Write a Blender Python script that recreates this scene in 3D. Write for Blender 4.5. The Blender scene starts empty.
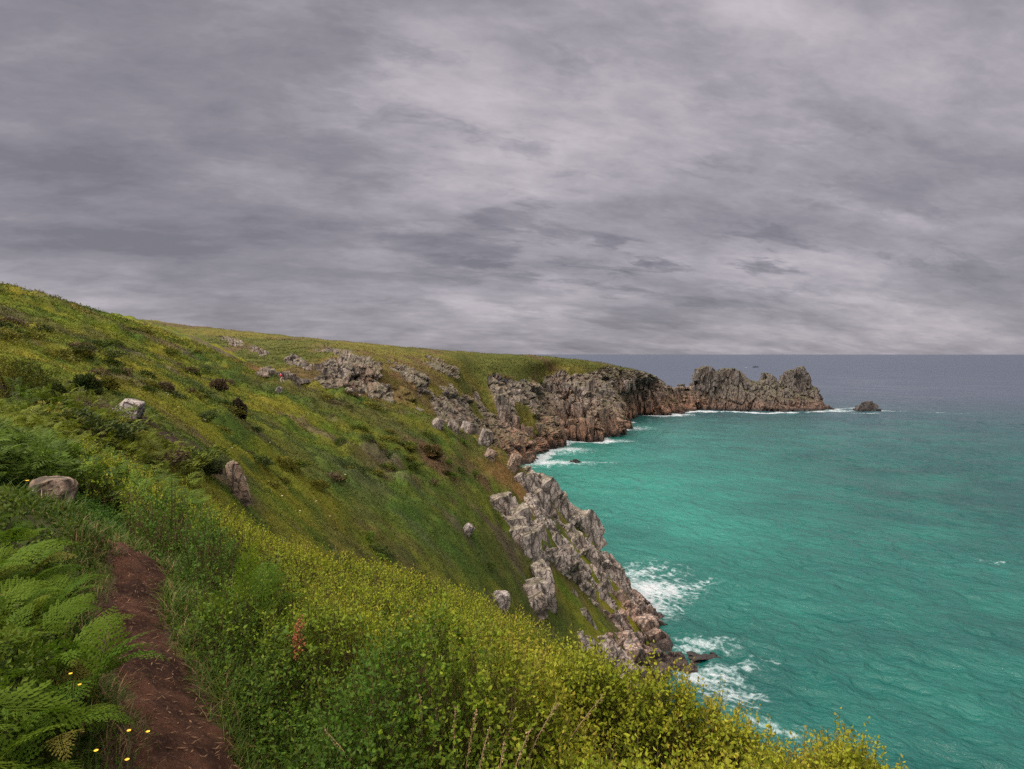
import bpy, math, random
import numpy as np
from mathutils import Vector, Matrix, Euler
from mathutils.bvhtree import BVHTree

rng = np.random.default_rng(11)
random.seed(7)
SC = bpy.context.scene
COL = SC.collection
R = math.radians

# ------------------------------------------------------------------ camera
EYE = np.array([0.0, 0.0, 60.0])
F = 667.0
HOR = 354.0
PITCH = math.atan((384.5 - HOR) / F)
cam_d = bpy.data.cameras.new('camera')
cam = bpy.data.objects.new('camera', cam_d)
COL.objects.link(cam)
cam.location = EYE
cam.rotation_euler = (R(90) - PITCH, 0, 0)
cam_d.sensor_width = 36
cam_d.lens = 36 * F / 1024
cam_d.clip_start = 0.05
cam_d.clip_end = 120000
SC.camera = cam
CP, SP = math.cos(PITCH), math.sin(PITCH)


def ray(px, py):
    u, v = (px - 512) / F, (384.5 - py) / F
    return np.array([u, CP + v * SP, -SP + v * CP])


def at(px, py, y, dz=0.0):
    d = ray(px, py)
    p = EYE + d * (y / d[1])
    return np.array([p[0], p[1], p[2] + dz])


def sea(px, py, z=0.0):
    d = ray(px, py)
    return EYE + d * ((z - EYE[2]) / d[2])


# ------------------------------------------------------------------ noise
def _h(i, j, k, s):
    with np.errstate(over='ignore'):
        n = (i.astype(np.uint32) * np.uint32(374761393) + j.astype(np.uint32) * np.uint32(668265263)
             + k.astype(np.uint32) * np.uint32(2246822519) + np.uint32((s * 3266489917 + 12345) & 0xffffffff))
        n = (n ^ (n >> np.uint32(15))) * np.uint32(2246822519)
        n = (n ^ (n >> np.uint32(13))) * np.uint32(3266489917)
        n = n ^ (n >> np.uint32(16))
    return n.astype(np.float32) / np.float32(4294967295.0)


def vnoise(p, s=0):
    p = np.asarray(p, np.float32)
    f = np.floor(p)
    i = f.astype(np.int64)
    t = p - f
    t = t * t * t * (t * (t * 6 - 15) + 10)
    o = np.zeros(len(p), np.float32)
    for a in (0, 1):
        wx = t[:, 0] if a else 1 - t[:, 0]
        for b in (0, 1):
            wy = t[:, 1] if b else 1 - t[:, 1]
            for c in (0, 1):
                wz = t[:, 2] if c else 1 - t[:, 2]
                o += wx * wy * wz * _h(i[:, 0] + a, i[:, 1] + b, i[:, 2] + c, s)
    return o * 2 - 1


def fbm(p, octv=4, s=0, gain=0.5):
    p = np.asarray(p, np.float32)
    o = np.zeros(len(p), np.float32)
    a, tot = 1.0, 0.0
    for k in range(octv):
        o += a * vnoise(p * (2.03 ** k) + 17.3 * k, s + k)
        tot += a
        a *= gain
    return o / tot * 1.5


def cell(p, s=0):
    p = np.asarray(p, np.float32)
    i = np.floor(p).astype(np.int64)
    n = len(p)
    f1 = np.full(n, 9e9, np.float32)
    f2 = np.full(n, 9e9, np.float32)
    rid = np.zeros(n, np.float32)
    vec = np.zeros((n, 3), np.float32)
    for a in (-1, 0, 1):
        for b in (-1, 0, 1):
            for c in (-1, 0, 1):
                ci, cj, ck = i[:, 0] + a, i[:, 1] + b, i[:, 2] + c
                q = np.stack([ci + _h(ci, cj, ck, s), cj + _h(ci, cj, ck, s + 1), ck + _h(ci, cj, ck, s + 2)], 1)
                d = p - q
                dd = np.abs(d).sum(1) * 0.5 + np.abs(d).max(1) * 0.6
                m = dd < f1
                f2 = np.where(m, f1, np.minimum(f2, dd))
                f1 = np.where(m, dd, f1)
                rid = np.where(m, _h(ci, cj, ck, s + 3), rid)
                vec[m] = d[m]
    return f1, f2, rid, vec


def sstep(a, b, x):
    t = np.clip((x - a) / (b - a), 0, 1)
    return t * t * (3 - 2 * t)


def xy3(x, y, z=0.0):
    return np.stack([x, y, np.zeros_like(x) + z], 1)


# ------------------------------------------------------------------ objects
def mesh_np(name, V, Q, col=None, attrs=None, smooth=False):
    V = np.ascontiguousarray(V, np.float32)
    Q = np.ascontiguousarray(Q, np.int32)
    n = Q.shape[1]
    me = bpy.data.meshes.new(name)
    me.vertices.add(len(V))
    me.vertices.foreach_set('co', V.ravel())
    me.loops.add(Q.size)
    me.loops.foreach_set('vertex_index', Q.ravel())
    me.polygons.add(len(Q))
    me.polygons.foreach_set('loop_start', np.arange(0, Q.size, n, dtype=np.int32))
    me.polygons.foreach_set('use_smooth', np.full(len(Q), smooth))
    me.update(calc_edges=True)
    if col is not None:
        ca = me.color_attributes.new('col', 'FLOAT_COLOR', 'POINT')
        c = np.ones((len(V), 4), np.float32)
        c[:, :3] = col
        ca.data.foreach_set('color', c.ravel())
    for k, v in (attrs or {}).items():
        at_ = me.attributes.new(k, 'FLOAT', 'POINT')
        at_.data.foreach_set('value', np.ascontiguousarray(v, np.float32))
    return me


def link(name, me, mat=None, parent=None, loc=None):
    o = bpy.data.objects.new(name, me)
    COL.objects.link(o)
    if mat is not None and me is not None and not me.materials:
        me.materials.append(mat)
    if parent is not None:
        o.parent = parent
    if loc is not None:
        o.location = loc
    return o


def tag(o, label=None, cat=None, group=None, kind=None):
    if label:
        o['label'] = label
    if cat:
        o['category'] = cat
    if group:
        o['group'] = group
    if kind:
        o['kind'] = kind
    return o


def empty(name, loc, rz=0.0):
    o = bpy.data.objects.new(name, None)
    o.empty_display_size = 0.2
    COL.objects.link(o)
    o.location = loc
    o.rotation_euler = (0, 0, rz)
    return o


def grid_faces(nu, nv):
    a = np.arange(nu * nv).reshape(nu, nv)
    return np.stack([a[:-1, :-1].ravel(), a[1:, :-1].ravel(), a[1:, 1:].ravel(), a[:-1, 1:].ravel()], 1)


def compact(V, Q, *arrs):
    used, inv = np.unique(Q, return_inverse=True)
    return (V[used], inv.reshape(Q.shape)) + tuple(a[used] for a in arrs)


def thing_mesh(name, V, Q, mat, label, cat, group=None, col=None, smooth=False, base=None):
    V = np.asarray(V, np.float32)
    if base is None:
        base = np.array([V[:, 0].mean(), V[:, 1].mean(), V[:, 2].min()])
    me = mesh_np(name, V - base, Q, col=col, smooth=smooth)
    return tag(link(name, me, mat, loc=base), label, cat, group)


# ------------------------------------------------------------------ materials
def newmat(name):
    m = bpy.data.materials.new(name)
    m.use_nodes = True
    nt = m.node_tree
    nt.nodes.clear()
    out = nt.nodes.new('ShaderNodeOutputMaterial')
    return m, nt, out


class N:
    """small node-graph helper"""
    def __init__(self, nt):
        self.nt = nt

    def __call__(self, typ, ins=None, **kw):
        n = self.nt.nodes.new('ShaderNode' + typ)
        for k, v in kw.items():
            setattr(n, k, v)
        for k, v in (ins or {}).items():
            s = n.inputs[k]
            if isinstance(v, bpy.types.NodeSocket):
                self.nt.links.new(v, s)
            else:
                s.default_value = v
        return n

    def math(self, op, a, b=0.0, clamp=False):
        return self('Math', {0: a, 1: b}, operation=op, use_clamp=clamp).outputs[0]

    def mix(self, f, a, b, mode='MIX'):
        n = self('Mix', data_type='RGBA', blend_type=mode)
        for i, v in ((0, f), (6, a), (7, b)):
            if isinstance(v, bpy.types.NodeSocket):
                self.nt.links.new(v, n.inputs[i])
            else:
                n.inputs[i].default_value = v if i == 0 else (*v[:3], 1)
        return n.outputs[2]

    def ramp(self, f, stops):
        n = self('ValToRGB', {0: f})
        el = n.color_ramp.elements
        while len(el) < len(stops):
            el.new(0.5)
        for e, (p, c) in zip(el, stops):
            e.position = p
            e.color = (c, c, c, 1) if not hasattr(c, '__len__') else (*c[:3], 1)
        return n.outputs[0]

    def mapr(self, v, a, b, c=0.0, d=1.0, smooth=True):
        return self('MapRange', {0: v, 1: a, 2: b, 3: c, 4: d}, interpolation_type='SMOOTHSTEP' if smooth else 'LINEAR').outputs[0]

    def noise(self, vec, scale, detail=4, rough=0.55, out=0, dist=0.0):
        return self('TexNoise', {'Vector': vec, 'Scale': scale, 'Detail': detail, 'Roughness': rough, 'Distortion': dist}).outputs[out]

    def vmul(self, v, s):
        return self('VectorMath', {0: v, 1: s}, operation='MULTIPLY').outputs[0]


def leaf_mat(name, trans=0.3, rough=0.55, var=0.25, spec=0.3):
    m, nt, out = newmat(name)
    n = N(nt)
    a = n('Attribute', attribute_name='col').outputs['Color']
    g = n('NewGeometry')
    nz = n.noise(g.outputs['Position'], 9.0, 2)
    br = n.mapr(nz, 0.3, 0.7, 1 - var, 1 + var)
    hs = n('HueSaturation', {'Value': br, 'Color': a})
    p = n('BsdfPrincipled', {'Base Color': hs.outputs[0], 'Roughness': rough, 'Specular IOR Level': spec})
    t = n('BsdfTranslucent', {'Color': hs.outputs[0]})
    mx = n('MixShader', {0: trans, 1: p.outputs[0], 2: t.outputs[0]})
    nt.links.new(mx.outputs[0], out.inputs[0])
    return m


def obj_leaf_mat(name, c1, c2, trans=0.3, scale=6.0, rough=0.5):
    """leaf / stem material whose colour drifts between two greens from plant to plant"""
    m, nt, out = newmat(name)
    n = N(nt)
    g = n('NewGeometry')
    oi = n('ObjectInfo')
    f = n.math('ADD', n.math('MULTIPLY', oi.outputs['Random'], 0.6), n.math('MULTIPLY', n.noise(g.outputs['Position'], scale, 3), 0.5), True)
    c = n.mix(f, c1, c2)
    c = n.mix(n.mapr(oi.outputs['Random'], .95, .97, 0.0, 0.6), c, (.17, .11, .03))
    p = n('BsdfPrincipled', {'Base Color': c, 'Roughness': rough, 'Specular IOR Level': 0.12})
    t = n('BsdfTranslucent', {'Color': c})
    mx = n('MixShader', {0: trans, 1: p.outputs[0], 2: t.outputs[0]})
    nt.links.new(mx.outputs[0], out.inputs[0])
    return m


def ground_mat():
    m, nt, out = newmat('turf_and_heath')
    n = N(nt)
    a = n('Attribute', attribute_name='col').outputs['Color']
    pos = n('NewGeometry').outputs['Position']
    f = n.math('ADD', n.math('MULTIPLY', n.noise(pos, 0.35, 5, 0.65), 0.5), n.math('MULTIPLY', n.noise(pos, 3.0, 4, 0.7), 0.5))
    v = n.mapr(f, 0.32, 0.68, 0.55, 1.35)
    hs = n('HueSaturation', {'Hue': n.mapr(n.noise(pos, 0.22, 4, 0.7), 0.3, 0.7, 0.478, 0.515), 'Value': v, 'Color': a}).outputs[0]
    b = n('Bump', {'Strength': 0.8, 'Distance': 0.3, 'Height': n.noise(pos, 2.2, 6, 0.75)})
    p = n('BsdfPrincipled', {'Base Color': hs, 'Roughness': 0.9, 'Specular IOR Level': 0.1, 'Normal': b.outputs[0]})
    nt.links.new(p.outputs[0], out.inputs[0])
    return m


def rock_mat(name, scale=1.0, grey=(.23, .205, .19), pale=(.42, .39, .36), warm=(.33, .20, .13), dark=(.085, .075, .065),
             warm_z=None, tide=True, moss=0.0, warm_amt=0.35, joint=0.33):
    m, nt, out = newmat(name)
    n = N(nt)
    geo = n('NewGeometry')
    pos = geo.outputs['Position']
    sx = n('SeparateXYZ', {0: pos})
    z = sx.outputs[2]
    tall = n.vmul(pos, (1.0, 1.0, 0.45))
    big = n.noise(tall, 0.22 * scale, 5, 0.65)
    med = n.noise(tall, 1.1 * scale, 5, 0.7)
    fine = n.noise(pos, 3.2 * scale, 5, 0.7)
    warp = n('VectorMath', {0: pos, 1: n('VectorMath', {0: n.noise(pos, 0.5 * scale, 3, out=1), 'Scale': 1.4 / scale}, operation='SCALE').outputs[0]}, operation='ADD').outputs[0]
    e1 = n('TexVoronoi', {'Vector': n.vmul(warp, (1, 1, joint)), 'Scale': 0.42 * scale}, feature='DISTANCE_TO_EDGE').outputs['Distance']
    e2 = n('TexVoronoi', {'Vector': n.vmul(warp, (1, 1, joint * 1.3)), 'Scale': 1.15 * scale}, feature='DISTANCE_TO_EDGE').outputs['Distance']
    crk = n.math('MAXIMUM', n.mapr(e1, 0.0, 0.13, 1.0, 0.0), n.mapr(e2, 0.0, 0.10, 0.75, 0.0))
    crk = n.math('MULTIPLY', crk, n.mapr(n.noise(pos, 0.5 * scale, 3), .30, .47))
    c = n.mix(n.mapr(med, 0.36, 0.66), grey, pale)
    wf = n.mapr(big, 0.45, 0.68, 0.0, warm_amt)
    if warm_z:
        wf = n.math('ADD', wf, n.math('MULTIPLY', n.mapr(n.math('ADD', z, n.math('MULTIPLY', n.math('SUBTRACT', big, 0.5), 60.0)), warm_z[1], warm_z[0]), 0.75), True)
    c = n.mix(wf, c, warm)
    c = n.mix(n.mapr(n.noise(tall, 0.7 * scale, 6, 0.75, dist=0.6), 0.54, 0.68, 0.0, 0.65), c, dark)
    c = n.mix(n.mapr(fine, 0.42, 0.72, 0.0, 0.30), c, n.mix(0.5, c, dark))
    c = n.mix(n.math('MULTIPLY', crk, 0.92), c, (.04, .035, .028))
    c = n.mix(n.mapr(n.noise(pos, 2.2 * scale, 3, 0.6), 0.60, 0.70, 0.0, 0.5), c, (.36, .34, .30))
    if moss > 0:
        nz = n('SeparateXYZ', {0: geo.outputs['Normal']}).outputs[2]
        mf = n.math('MULTIPLY', n.mapr(n.math('ADD', nz, n.math('MULTIPLY', n.math('SUBTRACT', med, 0.5), 1.2)), 0.55, 0.85), moss)
        if tide:
            mf = n.math('MULTIPLY', mf, n.mapr(z, 5.0, 14.0))
        c = n.mix(mf, c, n.mix(n.mapr(fine, .4, .6), (.055, .065, .018), (.10, .09, .03)))
    if tide:
        tf = n.mapr(n.math('ADD', z, n.math('MULTIPLY', n.math('SUBTRACT', med, 0.5), 5.0)), 1.2, 4.5, 0.85, 0.0)
        c = n.mix(tf, c, (.035, .03, .027))
    b = n('Bump', {'Strength': 0.9, 'Distance': 0.35 / scale, 'Height': n.math('ADD', n.noise(tall, 1.4 * scale, 6, 0.7), n.math('SUBTRACT', n.math('MULTIPLY', fine, 0.3), n.math('MULTIPLY', crk, 0.5)))})
    p = n('BsdfPrincipled', {'Base Color': c, 'Roughness': 0.88, 'Specular IOR Level': 0.25, 'Normal': b.outputs[0]})
    nt.links.new(p.outputs[0], out.inputs[0])
    return m


def path_mat():
    m, nt, out = newmat('trodden_earth')
    n = N(nt)
    pos = n('NewGeometry').outputs['Position']
    c = n.mix(n.mapr(n.noise(pos, 2.5, 6, 0.7), 0.35, 0.65), (.022, .011, .007), (.076, .036, .021))
    c = n.mix(n.mapr(n.noise(pos, 38, 3, 0.7), 0.52, 0.66, 0, 0.6), c, (.10, .056, .034))
    c = n.mix(n.mapr(n.noise(pos, 14, 4, 0.7), 0.55, 0.7, 0, 0.7), c, (.03, .018, .014))
    b = n('Bump', {'Strength': 0.8, 'Distance': 0.02, 'Height': n.noise(pos, 30, 6, 0.75)})
    p = n('BsdfPrincipled', {'Base Color': c, 'Roughness': 0.95, 'Specular IOR Level': 0.1, 'Normal': b.outputs[0]})
    nt.links.new(p.outputs[0], out.inputs[0])
    return m


def plain_mat(name, c, rough=0.7, var=0.15, scale=12):
    m, nt, out = newmat(name)
    n = N(nt)
    pos = n('NewGeometry').outputs['Position']
    cc = n('HueSaturation', {'Value': n.mapr(n.noise(pos, scale, 3), 0.3, 0.7, 1 - var, 1 + var), 'Color': (*c, 1)}).outputs[0]
    p = n('BsdfPrincipled', {'Base Color': cc, 'Roughness': rough})
    nt.links.new(p.outputs[0], out.inputs[0])
    return m


def sea_mat():
    m, nt, out = newmat('sea_water')
    n = N(nt)
    pos = n('NewGeometry').outputs['Position']
    sh = n('Attribute', attribute_name='shallow').outputs['Fac']
    fo = n('Attribute', attribute_name='foam').outputs['Fac']
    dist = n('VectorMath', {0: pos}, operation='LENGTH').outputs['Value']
    wv = n.vmul(n('VectorRotate', {'Vector': pos, 'Angle': R(42)}, rotation_type='Z_AXIS').outputs[0], (0.72, 1.2, 1.0))
    patch = n.noise(pos, 0.012, 5, 0.6)
    c = n.mix(sh, (.003, .054, .047), (.015, .160, .117))
    c = n.mix(n.mapr(patch, 0.35, 0.7, 0.0, 0.6), c, (.003, .066, .056))
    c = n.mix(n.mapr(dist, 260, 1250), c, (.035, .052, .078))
    # foam: thick near rocks, lacy further out, a few breaking crests offshore
    lace = n.math('SUBTRACT', 1.0, n('TexVoronoi', {'Vector': n('VectorMath', {0: pos, 1: n.noise(pos, 0.5, 3, out=1)}, operation='ADD').outputs[0], 'Scale': 0.55}, feature='DISTANCE_TO_EDGE').outputs['Distance'])
    br = n.noise(wv, 0.42, 7, 0.8)
    fm = n.math('ADD', n.math('MULTIPLY', fo, 0.85), n.math('MULTIPLY', n.math('SUBTRACT', br, 0.5), 2.6))
    fm = n.math('ADD', fm, n.math('MULTIPLY', n.math('SUBTRACT', lace, 0.85), 0.9))
    ff = n.math('MULTIPLY', n.mapr(fm, 0.18, 0.98), n.mapr(fo, 0.02, 0.25))
    c = n.mix(n.math('MULTIPLY', n.mapr(fm, 0.2, 0.7), n.math('MULTIPLY', n.mapr(fo, .02, .3), 0.35)), c, (.16, .42, .38))
    c = n.mix(ff, c, (.40, .44, .44))
    b1 = n('Bump', {'Strength': 1.0, 'Distance': 2.6, 'Height': n.noise(wv, 0.15, 6, 0.6)})
    b2 = n('Bump', {'Strength': 0.8, 'Distance': 0.5, 'Height': n.noise(wv, 0.45, 3, 0.6), 'Normal': b1.outputs[0]})
    windp = n.noise(n.vmul(wv, (.012, .03, 1)), 1.0, 5, 0.65)
    rough = n.math('ADD', n.math('ADD', n.mapr(dist, 200, 3000, 0.14, 0.26), n.mapr(windp, .35, .65, 0.0, .16)), n.math('MULTIPLY', ff, 0.6))
    p = n('BsdfPrincipled', {'Base Color': c, 'Roughness': rough, 'IOR': 1.333, 'Normal': b2.outputs[0]})
    nt.links.new(p.outputs[0], out.inputs[0])
    return m


M_ground = ground_mat()
M_leaf = leaf_mat('scrub_leaf', 0.34, 0.6, 0.2, 0.15)
M_heath = leaf_mat('heath_leaf', 0.2, 0.7, 0.3, 0.15)
M_path = path_mat()
M_fern = obj_leaf_mat('fern_green', (.028, .078, .004), (.112, .168, .009), 0.4, 5.0, 0.7)
M_fernstem = plain_mat('fern_stalk', (.10, .12, .03))
M_rock_near = rock_mat('granite_weathered', 1.0, moss=0.35, warm_amt=0.3)
M_rock_spur = rock_mat('granite_sea_cliff', 0.9, grey=(.29, .245, .205), pale=(.53, .475, .405), dark=(.12, .10, .085), moss=0.4, warm_z=(2, 10), warm_amt=0.3)
M_rock_far = rock_mat('granite_far_cliff', 0.45, grey=(.175, .142, .115), pale=(.33, .28, .23), warm=(.29, .145, .075), moss=0.6, warm_z=(2, 30), warm_amt=0.45)
M_rock_head = rock_mat('granite_headland', 0.5, grey=(.112, .096, .078), pale=(.205, .18, .148), warm=(.17, .095, .058), moss=0.85, warm_z=(4, 20), warm_amt=0.35)
M_rock_dark = rock_mat('granite_wet', 0.8, grey=(.055, .048, .043), pale=(.10, .085, .075), warm=(.09, .055, .04), moss=0.0)
M_boulder = rock_mat('granite_boulder', 3.0, tide=False, moss=0.2, grey=(.27, .185, .125), pale=(.40, .30, .215))
M_crest = rock_mat('granite_crest', 1.2, tide=False, moss=.5, grey=(.22, .18, .145), pale=(.37, .32, .27), warm_amt=0.4)
M_boulder_pale = rock_mat('granite_boulder_pale', 2.0, tide=False, grey=(.30, .265, .23), pale=(.46, .42, .37), warm_amt=0.2)


# ------------------------------------------------------------------ near hillside (height field)
EZ = 60.0
ctrl = []


def G(px, py, y, dz=0.0):
    ctrl.append(at(px, py, y, dz))


def W(x, y, z):
    ctrl.append(np.array([x, y, EZ + z]))


for c in ((0, 1.2, -1.78), (-1, .8, -1.7), (1, .8, -2.0), (2.2, 1.4, -2.6), (-2, 1.4, -1.7), (5, 1.5, -5.0), (9, 2, -9), (-5, 1, -1.6)):
    W(*c)
# path line
PATH = [(-0.75, 1.0, -1.70), (-1.30, 2.7, -1.7), (-1.77, 3.4, -1.7), (-2.42, 4.28, -1.7), (-2.89, 5.05, -1.7), (-3.15, 5.6, -1.7), (-3.95, 6.4, -1.7),
        (-4.75, 7.0, -1.72), (-6.2, 7.6, -1.75), (-9.0, 9.2, -1.8), (-13, 13.5, -1.8), (-16.5, 20, -1.75), (-19, 26, -1.75), (-20.5, 31, -1.7), (-25, 40, -1.7)]
for c in PATH[1:]:
    W(*c)
# left of the path
for c in ((-3.2, 2.6, -1.75), (-4.5, 4.2, -1.8), (-6, 6, -1.9), (-9, 8, -2.0), (-9, 12, -2.0), (-14, 15, -2.0), (-20, 22, -1.6), (-26, 28, -1.0), (-8, 3, -1.4), (-15, 8, -1.4)):
    W(*c)
# right of the path, scrub ground (canopy minus plant height)
G(350, 769, 2.45, -.62); G(500, 769, 2.4, -.68); G(600, 769, 2.6, -.80); G(700, 769, 3.1, -.95); G(800, 769, 4.1, -1.0); G(915, 769, 6.0, -.95)
G(300, 700, 3.3, -.6); G(500, 700, 3.3, -.75); G(500, 650, 4.6, -.8); G(500, 622, 6.6, -.85); G(500, 606, 8.4, -.92)
G(700, 715, 6.0, -1.2); G(700, 697, 7.4, -1.33); G(800, 735, 6.4, -.98); G(600, 660, 6.2, -.98); G(600, 648, 8.0, -1.08)
G(400, 600, 6.5, -.8); G(400, 570, 10.5, -.85); G(300, 600, 5.8, -.7); G(300, 560, 9.5, -.8); G(300, 543, 13.5, -.85)
G(200, 560, 7.2, -.6); G(215, 525, 12, -.8); G(205, 505, 18, -.7); G(150, 500, 11, -.5); G(120, 470, 15, -.5)
# hidden steep fall below the shoulder
for px, rows in ((300, ((28, -9.2),)), (400, ((18, -8.5), (35, -15))), (500, ((14, -8.5), (28, -17), (50, -25))),
                 (600, ((14, -9.5), (30, -20), (60, -37))), (700, ((13, -10), (28, -22), (60, -46))),
                 (915, ((11, -11), (24, -25), (45, -48), (60, -62)))):
    for y, z in rows:
        W((px - 512) / F * y, y, z)
W(60, 30, -66); W(75, 70, -68); W(35, 12, -40); W(55, 8, -60)
# middle slope up to the spur crest
G(0, 345, 45); G(0, 312, 75); G(0, 287, 100); G(60, 302, 108); G(100, 384, 45); G(100, 348, 80); G(100, 315, 122)
G(140, 327, 145); G(150, 383, 58); G(150, 352, 100); G(200, 348, 150); G(200, 402, 62); G(200, 372, 105); G(200, 442, 42); G(165, 425, 37)
G(130, 412, 29); G(240, 486, 35); G(215, 474, 29); G(284, 382, 122); G(240, 364, 135); G(300, 405, 108); G(300, 442, 86); G(300, 490, 61); G(300, 527, 48); G(252, 508, 33)
G(360, 402, 128); G(360, 450, 100); G(360, 500, 78); G(360, 545, 63); G(440, 423, 136); G(440, 470, 112); G(440, 520, 91); G(440, 572, 76)
G(500, 453, 146); G(500, 500, 124); G(500, 550, 105); G(500, 602, 90); G(535, 478, 150)
G(545, 545, 124); G(540, 620, 104); G(562, 515, 146); G(595, 545, 150); G(600, 605, 133); G(590, 650, 112); G(640, 645, 131); G(650, 677, 121)
G(672, 668, 127); G(690, 692, 121, -2)
for c in ((27, 163, -61), (33, 143, -61), (42, 125, -64), (45, 110, -65), (50, 150, -68), (45, 185, -70), (28, 185, -66),
          (14, 168, -52), (5, 175, -47), (-20, 170, -26), (-50, 160, -11), (-84, 190, 2), (-30, 210, -44), (10, 205, -64), (-70, 230, -20),
          (-110, 125, 14), (-130, 180, 14), (-150, 230, 12), (-100, 250, -5), (-50, 250, -50), (-70, 50, 8), (-40, 20, 2)):
    W(*c)
ctrl = np.array(ctrl)


def wcoord(x, y):
    r = np.maximum(np.hypot(x, y), 0.5)
    return np.stack([np.arctan2(x, y) * 1.1, np.log(r)], 1), r


def tps_fit(P, v, lam=2e-4):
    n = len(P)
    d = np.linalg.norm(P[:, None] - P[None], axis=2)
    K = np.where(d > 0, d * d * np.log(d + 1e-12), 0) + lam * np.eye(n)
    A = np.zeros((n + 3, n + 3))
    A[:n, :n] = K
    A[:n, n] = 1
    A[:n, n + 1:] = P
    A[n, :n] = 1
    A[n + 1:, :n] = P.T
    b = np.zeros(n + 3)
    b[:n] = v
    return np.linalg.solve(A, b)


_cw, _cr = wcoord(ctrl[:, 0], ctrl[:, 1])
_tw = tps_fit(_cw, (ctrl[:, 2] - EZ) / _cr)


def base_h(x, y):
    x = np.asarray(x, np.float64).ravel()
    y = np.asarray(y, np.float64).ravel()
    o = np.empty(len(x))
    for s in range(0, len(x), 60000):
        p, r = wcoord(x[s:s + 60000], y[s:s + 60000])
        d2 = ((p[:, None] - _cw[None]) ** 2).sum(2)
        k = 0.5 * d2 * np.log(d2 + 1e-20)
        o[s:s + 60000] = (k @ _tw[:len(_cw)] + _tw[len(_cw)] + p @ _tw[len(_cw) + 1:]) * r
    return o + EZ


def catmull(P, n):
    P = np.asarray(P, np.float64)
    t = np.linspace(0, len(P) - 1, n)
    i = np.clip(np.floor(t).astype(int), 0, len(P) - 2)
    u = (t - i)[(...,) + (None,) * (P.ndim - 1)]
    p0, p1, p2, p3 = P[np.clip(i - 1, 0, len(P) - 1)], P[i], P[i + 1], P[np.clip(i + 2, 0, len(P) - 1)]
    return 0.5 * (2 * p1 + (p2 - p0) * u + (2 * p0 - 5 * p1 + 4 * p2 - p3) * u ** 2 + (3 * p1 - p0 - 3 * p2 + p3) * u ** 3)


def seg_dist(x, y, line):
    best = np.full(len(x), 1e9)
    for (ax, ay), (bx, by) in zip(line[:-1], line[1:]):
        dx, dy = bx - ax, by - ay
        t = np.clip(((x - ax) * dx + (y - ay) * dy) / (dx * dx + dy * dy + 1e-9), 0, 1)
        best = np.minimum(best, np.hypot(x - ax - t * dx, y - ay - t * dy))
    return best


PL = catmull([c[:2] for c in PATH], 140)


def path_dist(x, y):
    d = np.full(len(x), 99.0)
    extra = .03 + .07 * sstep(2.9, 4.2, y)
    m = (y < 45) & (x < 3) & (x > -30)
    if m.any():
        d[m] = seg_dist(x[m], y[m], PL)
    return d + extra


def lumps(x, y):
    """bumps of the vegetation cover, growing with open slope"""
    r = np.hypot(x, y)
    far = sstep(12, 35, r)
    a = 0.08 * fbm(xy3(x * .9, y * .9), 3, 5)
    ca, sa = math.cos(R(14)), math.sin(R(14))
    u, v = x * ca + y * sa, -x * sa + y * ca
    st = fbm(xy3(u * .09, v * .42), 4, 21)
    bl = np.abs(fbm(xy3(x * .16, y * .16), 4, 33))
    f1, _, _, _ = cell(xy3(x * .42, y * .42, .5), 44)
    wx_, wy_ = x + 1.2 * vnoise(xy3(x * .5, y * .5), 46), y + 1.2 * vnoise(xy3(x * .5, y * .5), 47)
    k1, _, kid, _ = cell(xy3(wx_ * .26, wy_ * .30, .5), 45)
    clump = sstep(-.15, .35, fbm(xy3(x * .045, y * .06), 3, 48))
    dome = np.clip(1 - k1 * 1.5, 0, 1) ** .6 * (.35 + .9 * kid)
    return a + far * (0.35 * st + 0.5 * bl + 0.55 * (0.5 - np.clip(f1, 0, 1)) + (.25 + 1.15 * clump) * (dome - .35)) * sstep(10, 60, r + 8)


def ground_h(x, y):
    z = base_h(x, y) + lumps(np.asarray(x).ravel(), np.asarray(y).ravel())
    d = path_dist(np.asarray(x).ravel(), np.asarray(y).ravel())
    return z - 0.14 * (1 - sstep(.18, .5, d))


def grad_n(x, y, e=0.4):
    gx = (base_h(x + e, y) - base_h(x - e, y)) / (2 * e)
    gy = (base_h(x, y + e) - base_h(x, y - e)) / (2 * e)
    n = np.stack([-gx, -gy, np.ones_like(gx)], 1)
    return n / np.linalg.norm(n, axis=1)[:, None]


C_dark = np.array([.036, .070, .009])
C_mid = np.array([.096, .128, .010])
C_olive = np.array([.152, .154, .013])
C_yel = np.array([.185, .170, .018])
C_brown = np.array([.095, .060, .032])
C_heather = np.array([.085, .060, .050])
C_rust = np.array([.26, .085, .022])


def lerp(a, b, t):
    return a + (b - a) * t[:, None]


PATCH = []          # (x, y, rx, ry, rot, colour, amount)


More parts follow.
